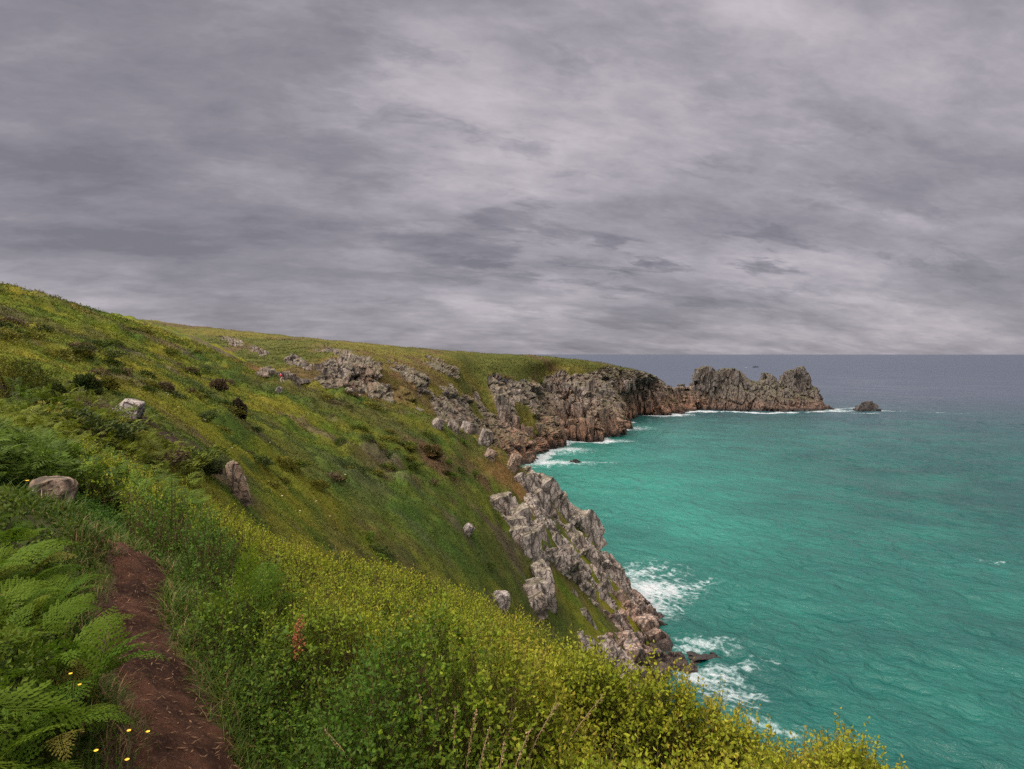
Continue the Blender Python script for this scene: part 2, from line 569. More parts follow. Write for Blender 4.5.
def veg_col(x, y, jitter=0.0):
    """what grows where: colour of the plants on the near hillside"""
    n = len(x)
    p = xy3(x, y)
    ca, sa = math.cos(R(14)), math.sin(R(14))
    st = .6 * fbm(xy3((x * ca + y * sa) * .08, (-x * sa + y * ca) * .28), 4, 61) + .7 * fbm(xy3(x * .2, y * .2), 4, 60)
    a = fbm(p * .05, 4, 62)
    b = fbm(p * .35, 3, 63)
    r = np.hypot(x, y)
    if jitter:
        st = st + rng.normal(0, jitter, n)
        b = b + rng.normal(0, jitter, n)
    c = lerp(np.tile(C_mid, (n, 1)), C_olive, sstep(-.35, .35, st + .4 * a))
    c = lerp(c, C_yel, sstep(.15, .8, st * .7 + b * .5 + .15) * .40)
    c = lerp(c, C_dark, sstep(.12, .6, -st * .6 - b * .8) * .85)
    c = lerp(c, C_brown * .9, sstep(.25, .7, fbm(p * .09, 4, 66)) * .45)
    # spur flank above the cliff is darker and browner
    sp = np.exp(-(((x + 8) / 26) ** 2 + ((y - 108) / 42) ** 2))
    c = lerp(c, np.array([.045, .070, .012]), sp * .75)
    c = lerp(c, C_brown, np.clip(sp * 1.2, 0, 1) * sstep(.05, .6, fbm(p * .16, 4, 64)) * .8)
    # sparse heather and dead bracken
    c = lerp(c, C_heather, sstep(.42, .75, fbm(xy3(x * .10, y * .22), 4, 65)) * .6 * sstep(25, 45, r))
    # lush bracken close by on the left, yellow scrub beyond the path
    lush = (1 - sstep(14, 24, r)) * (1 - sstep(-1.2, .2, x + .38 * y))
    c = lerp(c, np.array([.038, .085, .012]), lush * .85)
    for (qx, qy, rx, ry, ro, cc, am) in PATCH:
        dx, dy = x - qx, y - qy
        u, v = dx * math.cos(ro) + dy * math.sin(ro), -dx * math.sin(ro) + dy * math.cos(ro)
        g = np.exp(-((u / rx) ** 2 + (v / ry) ** 2) * 1.2)
        c = lerp(c, np.array(cc), np.clip(g * 1.5 + .35 * b * (g > .1), 0, 1) * am)
    return c


# polar sheet: fine near the walker, coarser with distance
NT, NR = 760, 860
th = np.linspace(R(-68), R(72), NT)
rr = np.exp(np.linspace(math.log(0.7), math.log(262), NR))
TH, RR = np.meshgrid(th, rr, indexing='ij')
gx, gy = (RR * np.sin(TH)).ravel(), (RR * np.cos(TH)).ravel()
gz = ground_h(gx, gy)
gV = np.stack([gx, gy, gz], 1)
gQ = grid_faces(NT, NR)[:, ::-1]
keep = (gz[gQ].min(1) > -6)
gQ = gQ[keep]
tree0 = BVHTree.FromPolygons(gV.tolist(), gQ[::1].tolist())


def hit(px, py, tree=None, slack=40):
    for k in range(slack):
        h = (tree or tree0).ray_cast(Vector(EYE), Vector(ray(px, py + k)).normalized())
        if h[0] is not None:
            return np.array(h[0])
    return None


def add_patch(px, py, rx, ry, ro, c, am):
    h = hit(px, py)
    if h is not None:
        PATCH.append((h[0], h[1], rx, ry, ro, c, am))


add_patch(150, 428, 4.5, 1.3, R(40), C_heather, .8)
add_patch(190, 450, 4.0, 1.4, R(30), (.07, .052, .04), .9)
add_patch(212, 462, 2.2, 1.2, R(30), (.06, .045, .038), .9)
add_patch(193, 455, .5, .4, 0, C_rust, .8)
add_patch(212, 474, 1.0, .4, R(40), C_brown, .8)
add_patch(225, 352, 14, 5, R(0), C_heather, .7)
add_patch(260, 385, 12, 4, R(10), C_dark, .6)
add_patch(330, 400, 14, 6, R(10), (.055, .05, .02), .6)
add_patch(238, 408, 3, 3, 0, (.03, .035, .015), .9)
add_patch(517, 488, 5, 4, R(0), (.17, .10, .035), .9)
add_patch(505, 480, 6, 3, R(20), (.15, .10, .03), .8)
add_patch(430, 455, 5, 4, 0, C_brown, .8)
add_patch(480, 432, 10, 3, R(0), (.16, .13, .03), .6)
add_patch(390, 500, 14, 10, 0, (.04, .085, .012), .6)
add_patch(560, 640, 5, 6, 0, (.05, .07, .015), .6)
add_patch(75, 395, 3, 2, 0, C_brown, .5)
add_patch(255, 368, 8, 2, R(-10), (.20, .11, .05), .8)

gcol = veg_col(gx, gy)
pd = path_dist(gx, gy)
gcol = lerp(gcol, np.array([.07, .04, .027]), (1 - sstep(.3, .55, pd + .15 * fbm(xy3(gx * 3, gy * 3), 2, 3))))
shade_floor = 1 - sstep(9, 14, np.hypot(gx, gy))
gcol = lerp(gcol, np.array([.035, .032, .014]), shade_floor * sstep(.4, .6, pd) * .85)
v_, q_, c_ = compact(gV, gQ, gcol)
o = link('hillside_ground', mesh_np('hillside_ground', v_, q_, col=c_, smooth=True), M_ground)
tag(o, kind='structure')

# trodden path: its own sheet lying in the hollow
NPU, NPV = 700, 41
pl = catmull([c[:2] for c in PATH], NPU)
tg = np.gradient(pl, axis=0)
tg /= np.linalg.norm(tg, axis=1)[:, None]
nrm2 = np.stack([-tg[:, 1], tg[:, 0]], 1)
wv = np.linspace(-.62, .62, NPV)
pp = pl[:, None] + nrm2[:, None] * wv[None, :, None]
px_, py_ = pp[..., 0].ravel(), pp[..., 1].ravel()
ww = np.tile(wv, NPU)
pz = base_h(px_, py_) + lumps(px_, py_) - .14 + .03 + .10 * sstep(.25, .6, np.abs(ww)) * 0.9
pz += .04 * fbm(xy3(px_ * 4, py_ * 4), 4, 71) + .012 * fbm(xy3(px_ * 17, py_ * 17), 3, 72)
pz -= .06 * sstep(.36, .6, np.abs(ww) + .1 * fbm(xy3(px_ * 2.2, py_ * 2.2), 2, 73))
tag(link('path', mesh_np('path', np.stack([px_, py_, pz], 1), grid_faces(NPU, NPV), smooth=True), M_path), kind='structure')


# ------------------------------------------------------------------ blocks of granite
def cube_grid(n):
    V, Q = [], []
    t = np.linspace(-1, 1, n + 1)
    a, b = np.meshgrid(t, t, indexing='ij')
    a, b = a.ravel(), b.ravel()
    o = np.ones_like(a)
    q = grid_faces(n + 1, n + 1)
    for k, f in enumerate(((a, b, o), (b, a, -o), (o, a, b), (-o, b, a), (b, o, a), (a, -o, b))):
        V.append(np.stack(f, 1))
        Q.append(q + k * (n + 1) ** 2)
    return np.concatenate(V), np.concatenate(Q)


_cg = {}


def block(size, rot, pos, n=5, chops=5, rnd=.22, rg=rng):
    if n not in _cg:
        _cg[n] = cube_grid(n)
    V, Q = _cg[n]
    s = V / np.linalg.norm(V, axis=1)[:, None]
    V = V * (1 - rnd) + s * rnd * 1.15
    for k in range(chops):
        nr = rg.normal(size=3)
        nr /= np.linalg.norm(nr)
        t = np.abs(nr).sum() * rg.uniform(.52, .85)
        ex = np.maximum(0, V @ nr - t)
        V = V - ex[:, None] * nr
    V = V * np.asarray(size) * .5
    m = np.array(Euler(rot).to_matrix())
    return V @ m.T + np.asarray(pos), Q


def merge(parts):
    Vs, Qs, k = [], [], 0
    for V, Q in parts:
        Vs.append(V)
        Qs.append(Q + k)
        k += len(V)
    return np.concatenate(Vs), np.concatenate(Qs)


def roughen(V, amp, sc, s=0):
    V = np.asarray(V, np.float64)
    d = np.stack([fbm(V * sc, 4, s), fbm(V * sc + 31.7, 4, s + 9), fbm(V * sc + 71.1, 4, s + 17)], 1)
    return V + d * amp


# ---- spur cliff below the hillside
def spur_mask(x, y):
    z = base_h(x, y)
    n = fbm(xy3(x * .11, y * .11), 4, 81)
    rib = fbm(xy3(x * .04 + y * .02, y * .24), 3, 82)
    edge = np.array([at(500, 505, 122), at(505, 545, 108), at(520, 590, 103), at(560, 625, 107), at(610, 660, 115), at(660, 690, 118)])
    top = np.array([at(515, 500, 132), at(535, 478, 148), at(555, 490, 152)])
    # signed position across the cliff band: inside where x is greater than the edge line at that y
    yy = np.concatenate([edge[::-1, 1] * 0, []])
    ex = np.interp(y, [95, 103, 108, 113, 118, 124, 132, 142, 150, 160], [26, 20, 15, 10.5, 6.5, 1.0, 2.0, 4.5, 5.5, 6.0])
    inn = (x - ex) / 3.0
    m = sstep(-.4, .6, inn + n * 1.7) * sstep(98, 108, y + n * 3)
    green = sstep(.0, .25, fbm(np.stack([(x * .47 + y * .23 - z * .85) * .075, (y * .9 - x * .44) * .15, x * 0], 1), 4, 83) - .10) * sstep(2, 9, z)
    return m, n, rib, green


xs, ys = np.meshgrid(np.arange(-6, 44, .22), np.arange(92, 182, .26), indexing='ij')
nxs, nys = xs.shape
sx_, sy_ = xs.ravel(), ys.ravel()
sz_ = base_h(sx_, sy_)
m, n0, rib, green = spur_mask(sx_, sy_)
nr = grad_n(sx_, sy_)
P = np.stack([sx_, sy_, sz_], 1)
DF = np.array([.47, .23, -.85])
DS = np.array([-.44, .90, 0.0])
DN = np.cross(DS, DF)
fall = np.stack([P @ DF, P @ DS, P @ DN], 1)
fall[:, 1] += 1.2 * fbm(P * .08, 3, 88)
f1, f2, rid, vec = cell(fall * np.array([.085, .33, .16]), 90)
g1, g2, gid, gvec = cell(fall * np.array([.20, .85, .40]) + 5.2, 95)
h1, h2, hid, _ = cell(fall * np.array([.6, 1.7, .9]) + 9.2, 99)
disp = (rid - .35) * 3.6 + vec[:, 0] * 1.2 + vec[:, 1] * 1.2 - 1.7 * (1 - sstep(.0, .13, f2 - f1))
disp += (gid - .5) * 1.5 + gvec[:, 1] * .6 - .8 * (1 - sstep(.0, .12, g2 - g1))
disp += (hid - .5) * .45 - .15 * (1 - sstep(.0, .15, h2 - h1))
disp = (disp + rib * 1.2) * .72 + .2
lift = m * (1 - .92 * green)
P2 = P + nr * (disp * lift - 2.2 * (1 - lift))[:, None]
P2 = P2 + np.stack([np.zeros_like(sx_), np.zeros_like(sx_), .25 * fbm(P * .8, 3, 7)], 1)
q = grid_faces(nxs, nys)
kp = (lift[q].max(1) > .18) & (P2[q][:, :, 2].max(1) > -3)
v_, q_ = compact(P2, q[kp])
parts = [(v_, q_)]
# loose slabs standing proud of the face


def slab_rot(g, j=.09):
    up_ = Vector(-DF + g.normal(0, j, 3)).normalized()
    st_ = Vector(DS + g.normal(0, j, 3))
    nx_ = st_.cross(up_).normalized()
    return Matrix((nx_, up_.cross(nx_), up_)).transposed().to_euler()


rg = np.random.default_rng(5)
cnt = 0
while cnt < 95:
    x, y = rg.uniform(-2, 33), rg.uniform(100, 170)
    mm, _, _, gg = spur_mask(np.array([x]), np.array([y]))
    z = base_h(np.array([x]), np.array([y]))[0]
    if mm[0] < .6 or z < -1 or (gg[0] > .4 and rg.random() < .9):
        continue
    k = rg.uniform(.6, 1.5)
    L = np.array([rg.uniform(1.4, 2.6), rg.uniform(1.2, 2.2), rg.uniform(4.5, 10.0)]) * k
    parts.append(block(L, slab_rot(rg), (x - .3, y, z + rg.uniform(-1.6, -.3) * k), 7, 4, .05, rg))
    cnt += 1
# squared blocks of the upper tor and the dark overhanging shoulder
for (px, py, d, w, hh) in ((495, 510, 121, 3.4, 8), (502, 508, 122, 3.0, 10), (509, 507, 122.5, 3.0, 10), (516, 512, 122, 3.2, 9), (523, 520, 121, 3.4, 9), (513, 527, 119, 4.0, 7), (521, 534, 118, 4.2, 7), (530, 541, 117, 4.0, 7), (507, 522, 119, 3.0, 6), (528, 528, 122, 3, 8),
                           (540, 500, 140, 4.0, 8), (548, 487, 148, 4.5, 7), (556, 492, 150, 4.0, 8), (566, 505, 150, 4.0, 9), (578, 515, 151, 4.5, 8), (586, 518, 152, 5, 7.5), (592, 532, 151, 4, 6),
                           (535, 480, 150, 4, 5), (572, 560, 139, 4.5, 13), (582, 545, 143, 3.6, 11), (592, 560, 143, 3.6, 10), (560, 545, 134, 4, 12), (566, 580, 131, 3, 11), (598, 575, 142, 3, 9),
                           (538, 590, 107, 3.0, 6), (530, 592, 106, 3.2, 5), (522, 597, 105, 3.0, 4.4), (545, 580, 111, 3.0, 8), (515, 599, 104, 2.6, 3.6), (541, 570, 113, 2.6, 6), (533, 600, 105, 3.0, 4),
                           (575, 600, 124, 2.6, 8), (585, 620, 121, 2.2, 6), (605, 600, 136, 3, 7),
                           (648, 628, 137, 3.6, 4.4), (655, 640, 135, 3.4, 4.2), (663, 648, 134, 4.0, 3.4), (672, 662, 130, 4.2, 3.2), (682, 676, 126, 4.0, 2.8),
                           (634, 655, 124, 3.2, 5.5), (628, 645, 126, 2.4, 5), (645, 660, 125, 2.2, 3.6), (660, 676, 122, 3.2, 3.0), (640, 632, 140, 3.0, 2.6), (618, 596, 150, 3, 2.5), (612, 590, 152, 3.6, 4)):
    p = at(px, py, d)
    parts.append(block((w, w * rg.uniform(.8, 1.2), hh), (rg.normal(0, .08), R(-11) + rg.normal(0, .07), rg.normal(.35, .12)) if py > 625 or px < 534 or d < 114 else slab_rot(rg, .06), p - np.array([0, 0, .22 * hh]) * (py < 625), 8, 4, .10, rg))
V, Q = merge(parts)
V = roughen(V, .38, .22, 2)
V = roughen(V, .14, .6, 3)
V = roughen(V, .045, 1.3, 8)
thing_mesh('sea_cliff', V, Q, M_rock_spur, 'pale grey jointed granite cliff dropping from the nearest green spur to the white surf', 'cliff')


# ------------------------------------------------------------------ far coast: loft of real cross-sections
SEC = [
    [(60, 440, 190), (60, 400, 225), (60, 370, 270), (60, 335, 345), (60, 313, 430), (60, 316, 520)],
    [(140, 430, 195), (140, 395, 228), (140, 364, 270), (140, 337, 340), (138, 320.5, 420), (138, 324, 510)],
    [(250, 430, 205), (250, 392, 228), (250, 367, 250), (250, 348, 310), (250, 333.5, 420), (250, 337, 510)],
    [(350, 455, 212), (338, 405, 232), (335, 378, 250), (337, 354, 280), (335, 341.5, 410), (335, 345, 510)],
    [(430, 480, 222), (412, 435, 243), (402, 398, 262), (397, 367, 295), (400, 348, 420), (400, 352, 510)],
    [(485, 500, 245), (466, 450, 266), (450, 412, 290), (442, 378, 335), (445, 352, 440), (445, 355, 520)],
    [(522, 492, 330), (505, 450, 352), (480, 408, 378), (470, 374, 420), (482, 354.3, 490), (482, 357, 570)],
    [(536, 468, -1), (522, 440, 384), (503, 402, 402), (494, 369, 440), (520, 356, 520), (520, 359, 620)],
    [(551, 460, -1), (545, 437, 402), (532, 403, 428), (520, 371, 462), (548, 357.6, 545), (548, 361, 650)],
    [(556, 447, -1), (556, 428, 458), (550, 400, 480), (545, 373, 512), (572, 360, 575), (572, 364, 670)],
    [(577, 444, -1), (577, 424, 466), (572, 395, 488), (568, 373, 522), (588, 362, 590), (588, 366, 690)],
    [(604, 443.5, -1), (601, 425, 468), (596, 398, 492), (588, 377, 538), (604, 364.5, 602), (604, 369, 700)],
    [(612, 439, -1), (608, 420, 488), (605, 400, 506), (602, 380, 550), (620, 367.5, 620), (622, 372, 715)],
    [(624, 431, -1), (621, 415, 537), (619, 396, 556), (617, 382, 584), (636, 371, 640), (640, 377, 730)],
    [(628, 424, -1), (627, 410, 575), (629, 393, 598), (634, 382, 620), (650, 375.5, 655), (655, 382, 745)],
    [(641, 417.5, -1), (641, 406, 652), (643, 394, 662), (649, 385, 675), (658, 379, 692), (664, 386, 760)],
    [(661, 418.5, -1), (661, 406, 655), (662, 398, 665), (664, 391, 680), (668, 386.5, 698), (672, 393, 765)],
    [(679, 414.5, -1), (677, 406, 698), (679, 397, 706), (682, 391, 716), (685, 388, 724), (690, 396, 775)],
    [(705, 412.5, -1), (704, 406, 718), (704, 398, 726), (704, 392, 734), (704, 389, 740), (706, 396, 780)],
]
S = []
for s in SEC:
    row = []
    for (px, py, d) in s:
        row.append(sea(px, py, -2.5) if d < 0 else at(px, py, d))
    S.append(row)
S = np.array(S)
NU, NV = 1250, 250
umap = np.concatenate([np.linspace(0, 1.6, 90, endpoint=False), np.linspace(1.6, 5.5, 480, endpoint=False), np.linspace(5.5, 18, NU - 570)])


def cat_u(Pr, t):
    i = np.clip(np.floor(t).astype(int), 0, len(Pr) - 2)
    u = (t - i)[:, None]
    n = len(Pr)
    p0, p1, p2, p3 = Pr[np.clip(i - 1, 0, n - 1)], Pr[i], Pr[i + 1], Pr[np.clip(i + 2, 0, n - 1)]
    return 0.5 * (2 * p1 + (p2 - p0) * u + (2 * p0 - 5 * p1 + 4 * p2 - p3) * u ** 2 + (3 * p1 - p0 - 3 * p2 + p3) * u ** 3)


L1 = np.stack([cat_u(S[:, k], umap) for k in range(S.shape[1])], 1)
# more rows on the steep lower part
vmap = np.concatenate([np.linspace(0, 3.2, int(NV * .78), endpoint=False), np.linspace(3.2, 5, NV - int(NV * .78))])


def cat_at(Pr, t):
    i = np.clip(np.floor(t).astype(int), 0, Pr.shape[1] - 2)
    u = (t - i)[None, :, None]
    n = Pr.shape[1]
    p0, p1, p2, p3 = Pr[:, np.clip(i - 1, 0, n - 1)], Pr[:, i], Pr[:, i + 1], Pr[:, np.clip(i + 2, 0, n - 1)]
    return 0.5 * (2 * p1 + (p2 - p0) * u + (2 * p0 - 5 * p1 + 4 * p2 - p3) * u ** 2 + (3 * p1 - p0 - 3 * p2 + p3) * u ** 3)


L2 = cat_at(L1, vmap)
du = np.gradient(L2, axis=0)
dv = np.gradient(L2, axis=1)
LN = np.cross(du, dv).reshape(-1, 3)
LN /= np.linalg.norm(LN, axis=1)[:, None] + 1e-9
if LN[:, 2].mean() < 0:
    LN = -LN
LP = L2.reshape(-1, 3)
uu = np.repeat(umap, NV)
vv = np.tile(vmap, NU)
ribs = fbm(np.stack([uu * 1.05, vv * .28, uu * 0], 1), 3, 101)
ribs2 = fbm(np.stack([uu * 3.6 + vv * .5, vv * .45, uu * 0 + 4], 1), 3, 102)
pn = fbm(LP * .03, 4, 103)
cl = np.interp(uu, [0, 2.2, 2.8, 4.3, 5, 6, 7, 18], [-2, -2, -.2, -.05, .05, .15, .3, .55])
cl = cl - .5 * sstep(2.3, 2.9, vv) * (uu < 8)
vc = np.interp(uu, [0, 5, 6, 8, 11, 13, 14, 18], [2.4, 2.4, 2.8, 2.9, 3.1, 3.9, 4.4, 4.6])
# where the broad crag, the small crag and the skyline rocks break out of the slope
cdir = LP - EYE
cpx = 512 + F * cdir[:, 0] / (cdir[:, 1] * CP - cdir[:, 2] * SP)
cpy = 384.5 - F * (cdir[:, 2] * CP + cdir[:, 1] * SP) / (cdir[:, 1] * CP - cdir[:, 2] * SP)
crag = np.zeros(len(LP))
cragid = np.zeros(len(LP), int)
for k_, (ex, ey, erx, ery, esl, ea) in enumerate(((349, 379, 40, 31, .30, 1.0), (303, 365, 18, 8, .2, .95), (338, 352, 26, 7, .15, .9), (405, 375, 18, 12, .5, 1.0), (421, 391, 11, 16, .4, 1.0), (401, 402, 10, 15, .2, 1.0),
                                                  (232, 343, 14, 4.5, .35, 1.0), (256, 351, 12, 4.5, .3, 1.0), (205, 342, 14, 2.5, .2, .5), (447, 372, 24, 8, .55, 1.0), (448, 404, 11, 20, .3, 1.0), (472, 392, 12, 26, .3, 1.0), (486, 378, 9, 20, .2, .9))):
    g_ = 1.25 - np.sqrt(((cpx - ex) / erx) ** 2 + ((cpy - ey - (cpx - ex) * esl) / ery) ** 2)
    g_ = g_ * ea
    cragid = np.where((g_ > crag) & (uu < 5.4), (1, 6, 1, 2, 2, 2, 3, 4, 5, 0, 0, 0, 0)[k_], cragid)
    crag = np.maximum(crag, np.where(uu < 5.4, g_, 0))
rk = cl + ribs * 1.0 + ribs2 * .55 + pn * .5 + 1.1 * (1 - sstep(.2, 1.6, vv)) * (uu > 5.0) - 1.9 * sstep(-.5, .7, vv - vc) + .25
rk += .75 * sstep(10.5, 12, uu) * (1 - sstep(4.2, 4.7, vv))
rk = np.where(uu < 2.3, -1.0, rk)
rk = np.maximum(rk, np.where(crag > .05, crag + .55 * fbm(LP * np.array([.09, .09, .05]), 4, 104) + .25 * fbm(LP * .3, 3, 105) - .45, -1))
rock = sstep(-.1, .3, rk)
colm = np.array([.095, .095, .022])
f1, f2, rid, vec = cell(LP * colm, 110)
g1, g2, gid, gvec = cell(LP * np.array([.28, .28, .075]) + 3.3, 114)
h1, h2, hid, _ = cell(LP * np.array([.7, .7, .22]) + 8.3, 118)
disp = (rid - .4) * 8 + vec[:, 0] * 3.0 - 4 * (1 - sstep(0, .12, f2 - f1))
disp += (gid - .5) * 4 + gvec[:, 0] * 1.4 - 1.3 * (1 - sstep(0, .12, g2 - g1))
disp += (hid - .5) * .9 - .5 * (1 - sstep(0, .14, h2 - h1))
clf = 1 - sstep(0, .10, np.abs(fbm(np.stack([uu * 1.9 + .35 * vv, vv * .12, uu * 0 + 2.2], 1), 3, 107)))
clf = np.maximum(clf, .6 * (1 - sstep(0, .09, np.abs(fbm(np.stack([uu * 5.0 + .5 * vv, vv * .2, uu * 0 + 5.2], 1), 2, 108)))))
disp -= 5.5 * clf * (1 - sstep(3.2, 4.2, vv))
disp = np.where(uu < 5.4, disp * .55 + 1.2, disp * np.interp(uu, [5.4, 7, 8], [.6, .8, 1]))
LNh = LN * np.array([1, 1, .45])
amp = rock * (1 - .75 * sstep(4.0, 4.6, vv))
ribd = (ribs * 9 + ribs2 * 4) * sstep(5.0, 6.5, uu) * (1 - sstep(1.6, 2.9, vv))
heathb = (np.abs(fbm(LP * np.array([.06, .06, .0]), 4, 120)) * 2.4 + fbm(LP * np.array([.25, .25, 0]), 3, 121) * .6) * (1 - rock)
LP2 = LP + LNh * (disp * amp + ribd)[:, None]
LP2[:, 2] += heathb * .55
q = grid_faces(NU, NV)
nq = np.cross(LP2[q[:, 2]] - LP2[q[:, 0]], LP2[q[:, 3]] - LP2[q[:, 1]])
if nq[:, 2].mean() < 0:
    q = q[:, ::-1]
fr = rock[q].mean(1)
fu = uu[q].mean(1)
fcol = lerp(np.tile(np.array([.066, .076, .014]), (len(LP), 1)), np.array([.118, .108, .020]), sstep(-.3, .5, fbm(LP * .018, 4, 130) + .3 * fbm(LP * .09, 3, 131)))
fcol = lerp(fcol, C_brown, sstep(.2, .7, fbm(LP * .04, 4, 132)) * .65)
fcol = lerp(fcol, np.array([.16, .10, .045]), sstep(.0, .6, rk + .35) * (1 - rock) * sstep(-.2, .5, fbm(LP * .08, 3, 133)) * .8)
turf = fr <= .5
far_tree = BVHTree.FromPolygons(LP2.tolist(), q.tolist())


def far_blocks(sel, count, smin, smax, seed, asp=(1.6, 3.6)):
    rg = np.random.default_rng(seed)
    idx = np.nonzero(sel)[0]
    out = []
    for k in rg.choice(idx, count):
        p = LP2[k]
        s = rg.uniform(smin, smax)
        out.append(block((s * rg.uniform(.5, .9), s * rg.uniform(.6, 1.1), s * rg.uniform(*asp) * (1 if vv[k] < 2.3 else .5)),
                         (rg.normal(0, .09), rg.normal(-.1, .09), rg.normal(.5, .2)), p + LN[k] * rg.uniform(-.5, -.05) * s, 6, 4, .05, rg))
    return out


isC = (rock > .55) & (uu > 5.4) & (LP2[:, 2] > -1)
qcrag = cragid[q].max(1)
cliff_parts = [compact(LP2, q[(fr > .5) & ((fu > 5.4) | (qcrag == 0))])] + far_blocks(isC & (vv < 3.0) & (uu > 6.4), 260, 2.5, 6.5, 21) + far_blocks((rock > .55) & (cragid == 0) & (uu > 3) & (uu < 6.6) & (vv < 3.2), 60, 2.0, 4.2, 29, (.9, 1.7))
V, Q = merge(cliff_parts)
V = roughen(V, .4, .12, 31)
thing_mesh('sea_cliff', V, Q, M_rock_far, 'long brown and grey cliff of the far shore, ribbed and red at its foot', 'cliff')
isK = (rock > .55) & (uu <= 5.4)
kp = (fr > .5) & (fu <= 5.4)
if kp.any():
    qid = qcrag
    for j, lab in ((1, 'broad grey crag high on the far slope, the largest rock mass on that slope'), (2, 'smaller broken crag on the far slope between the broad crag and the cliffs'),
                   (3, 'low grey rocks set in brown earth close under the skyline of the far hill'), (4, 'small rock group a little lower than the skyline rocks, above the red hiker'),
                   (5, 'flat pale rocks at the left end of the skyline rocks'), (6, 'low rock knoll between the red hiker and the broad grey crag')):
        kj = kp & (qid == j)
        if kj.sum() < 8:
            turf |= kj
            continue
        bsel = isK & (vv < 3.6) & (cragid == j)
        # keep the one mass that hangs together
        qq = q[kj]
        lab_v = np.arange(len(LP2))
        for _ in range(400):
            mn = lab_v[qq].min(1)
            new = lab_v.copy()
            np.minimum.at(new, qq.ravel(), np.repeat(mn, 4))
            if (new == lab_v).all():
                break
            lab_v = new
        fl = lab_v[qq[:, 0]]
        ids, cn = np.unique(fl, return_counts=True)
        big = fl == ids[cn.argmax()]
        turf[np.nonzero(kj)[0][~big]] = True
        inb = np.zeros(len(LP2), bool)
        inb[qq[big].ravel()] = True
        bsel = bsel & inb
        V, Q = merge([compact(LP2, qq[big])] + (far_blocks(bsel, {1: 46, 2: 22, 3: 10, 4: 8, 5: 5, 6: 9}[j], 1.6, 3.4, 22 + j, (.8, 1.6)) if bsel.any() else []))
        thing_mesh('rock_outcrop', roughen(V, .25, .25, 33), Q, M_rock_far, lab, 'outcrop')


def outcrop(name, rows, seed, mat, label, tree=None, cat='outcrop', rough=.28, n=5, tilt=-.1):
    rg = np.random.default_rng(seed)
    parts = []
    for (px, py, wpx, hpx) in rows:
        h = hit(px, py, tree)
        if h is None:
            continue
        k = h[1] / F
        w, hh = wpx * k, hpx * k
        parts.append(block((w, w * rg.uniform(.7, 1.1), hh * 1.5), (rg.normal(0, .1), tilt + rg.normal(0, .08), rg.normal(0, .3)), h + np.array([0, 0, hh * .1]), n, 6, .15, rg))
    cs = np.array([p_[0].mean(0) for p_ in parts])
    sp_ = cs.max(0) - cs.min(0)
    mid = (cs.max(0) + cs.min(0)) / 2
    ang_ = math.atan2(sp_[2] * (1 if np.polyfit(cs[:, 0], cs[:, 2], 1)[0] < 0 else -1), sp_[0])
    parts.append(block((math.hypot(sp_[0], sp_[2]) * 1.15, sp_[1] + 1.2, hh * .9), (0, ang_, 0), mid - np.array([0, 0, hh * .35]), 9, 5, .15, rg))
    V, Q = merge(parts)
    return thing_mesh(name, roughen(V, rough, .45, seed), Q, mat, label, cat)


def spread(boxes, seed):
    rg = np.random.default_rng(seed)
    out = []
    for (x0, y0, x1, y1, n, w, h) in boxes:
        for k in range(n):
            t = rg.random()
            out.append((rg.uniform(x0, x1), rg.uniform(y0, y1), w * rg.uniform(.5, 1.4), h * rg.uniform(.5, 1.4)))
    return out

v_, q_, c_ = compact(LP2, q[turf], fcol)
far_green = link('far_hillside', mesh_np('far_hillside', v_, q_, col=c_, smooth=True), M_ground)
tag(far_green, kind='structure')

# ------------------------------------------------------------------ rocky headland
SIL = [(684, 387.5), (693, 384), (695, 376), (699, 370), (705, 366), (712, 368), (718, 374.5), (721, 369.5), (727, 368), (733, 368), (738, 371), (743, 374), (748, 379.5),
       (754, 381.5), (760.5, 382), (763, 373), (768, 372.5), (773, 374.5), (778, 381), (782, 376), (786, 371), (793, 370), (799, 369.5), (802, 366.5), (805, 371), (808, 377), (812, 385),
       (816, 389), (819, 395), (823, 401), (827, 406), (831, 408), (836, 410.5)]
YR = 728.0
sx0 = np.array([at(p, q_, YR)[0] for p, q_ in SIL])
sz0 = np.array([at(p, q_, YR)[2] for p, q_ in SIL])
hx, hy = np.meshgrid(np.arange(178, 362, .5), np.arange(670, 800, .7), indexing='ij')
hnx, hny = hx.shape
X, Y = hx.ravel(), hy.ravel()
crest = np.interp(X, sx0, sz0)
kk = np.array([.05, .1, .2, .3, .2, .1, .05])
yr = YR + 5 * vnoise(xy3(X * .05, X * 0), 140)
front = np.interp(X, [177, 200, 215, 240, 262, 300, 326, 340, 356], [706, 716, 712, 702, 693, 696, 704, 718, 730])
t = np.where(Y < yr, (Y - front) / np.maximum(yr - front, 1), 1 - (Y - yr) / 42)
low = np.minimum(crest, 24 + 4 * vnoise(xy3(X * .07, Y * .07), 141))
prof = np.where(t < .45, low * np.clip(t / .45, -.3, 1) ** 1.0 * .86, 0)
tc = np.clip((t - .45) / .5, 0, 1)
hz = np.where(t < .45, low * .86 * np.sign(t) * np.abs(np.clip(t / .45, -.4, 1)) ** .7, low * .86 + (crest - low * .86) * sstep(.0, .95, tc))
hz = np.where(t < 0, -8 * np.clip(-t * 2, 0, 1) - 1.5, hz)
P = np.stack([X, Y, hz], 1)
d = 1.0
nr = np.cross(np.gradient(P.reshape(hnx, hny, 3), axis=0), np.gradient(P.reshape(hnx, hny, 3), axis=1)).reshape(-1, 3)
nr /= np.linalg.norm(nr, axis=1)[:, None] + 1e-9
f1, f2, rid, vec = cell(P * np.array([.10, .10, .045]), 150)
g1, g2, gid, gvec = cell(P * np.array([.26, .26, .13]) + 4.4, 154)
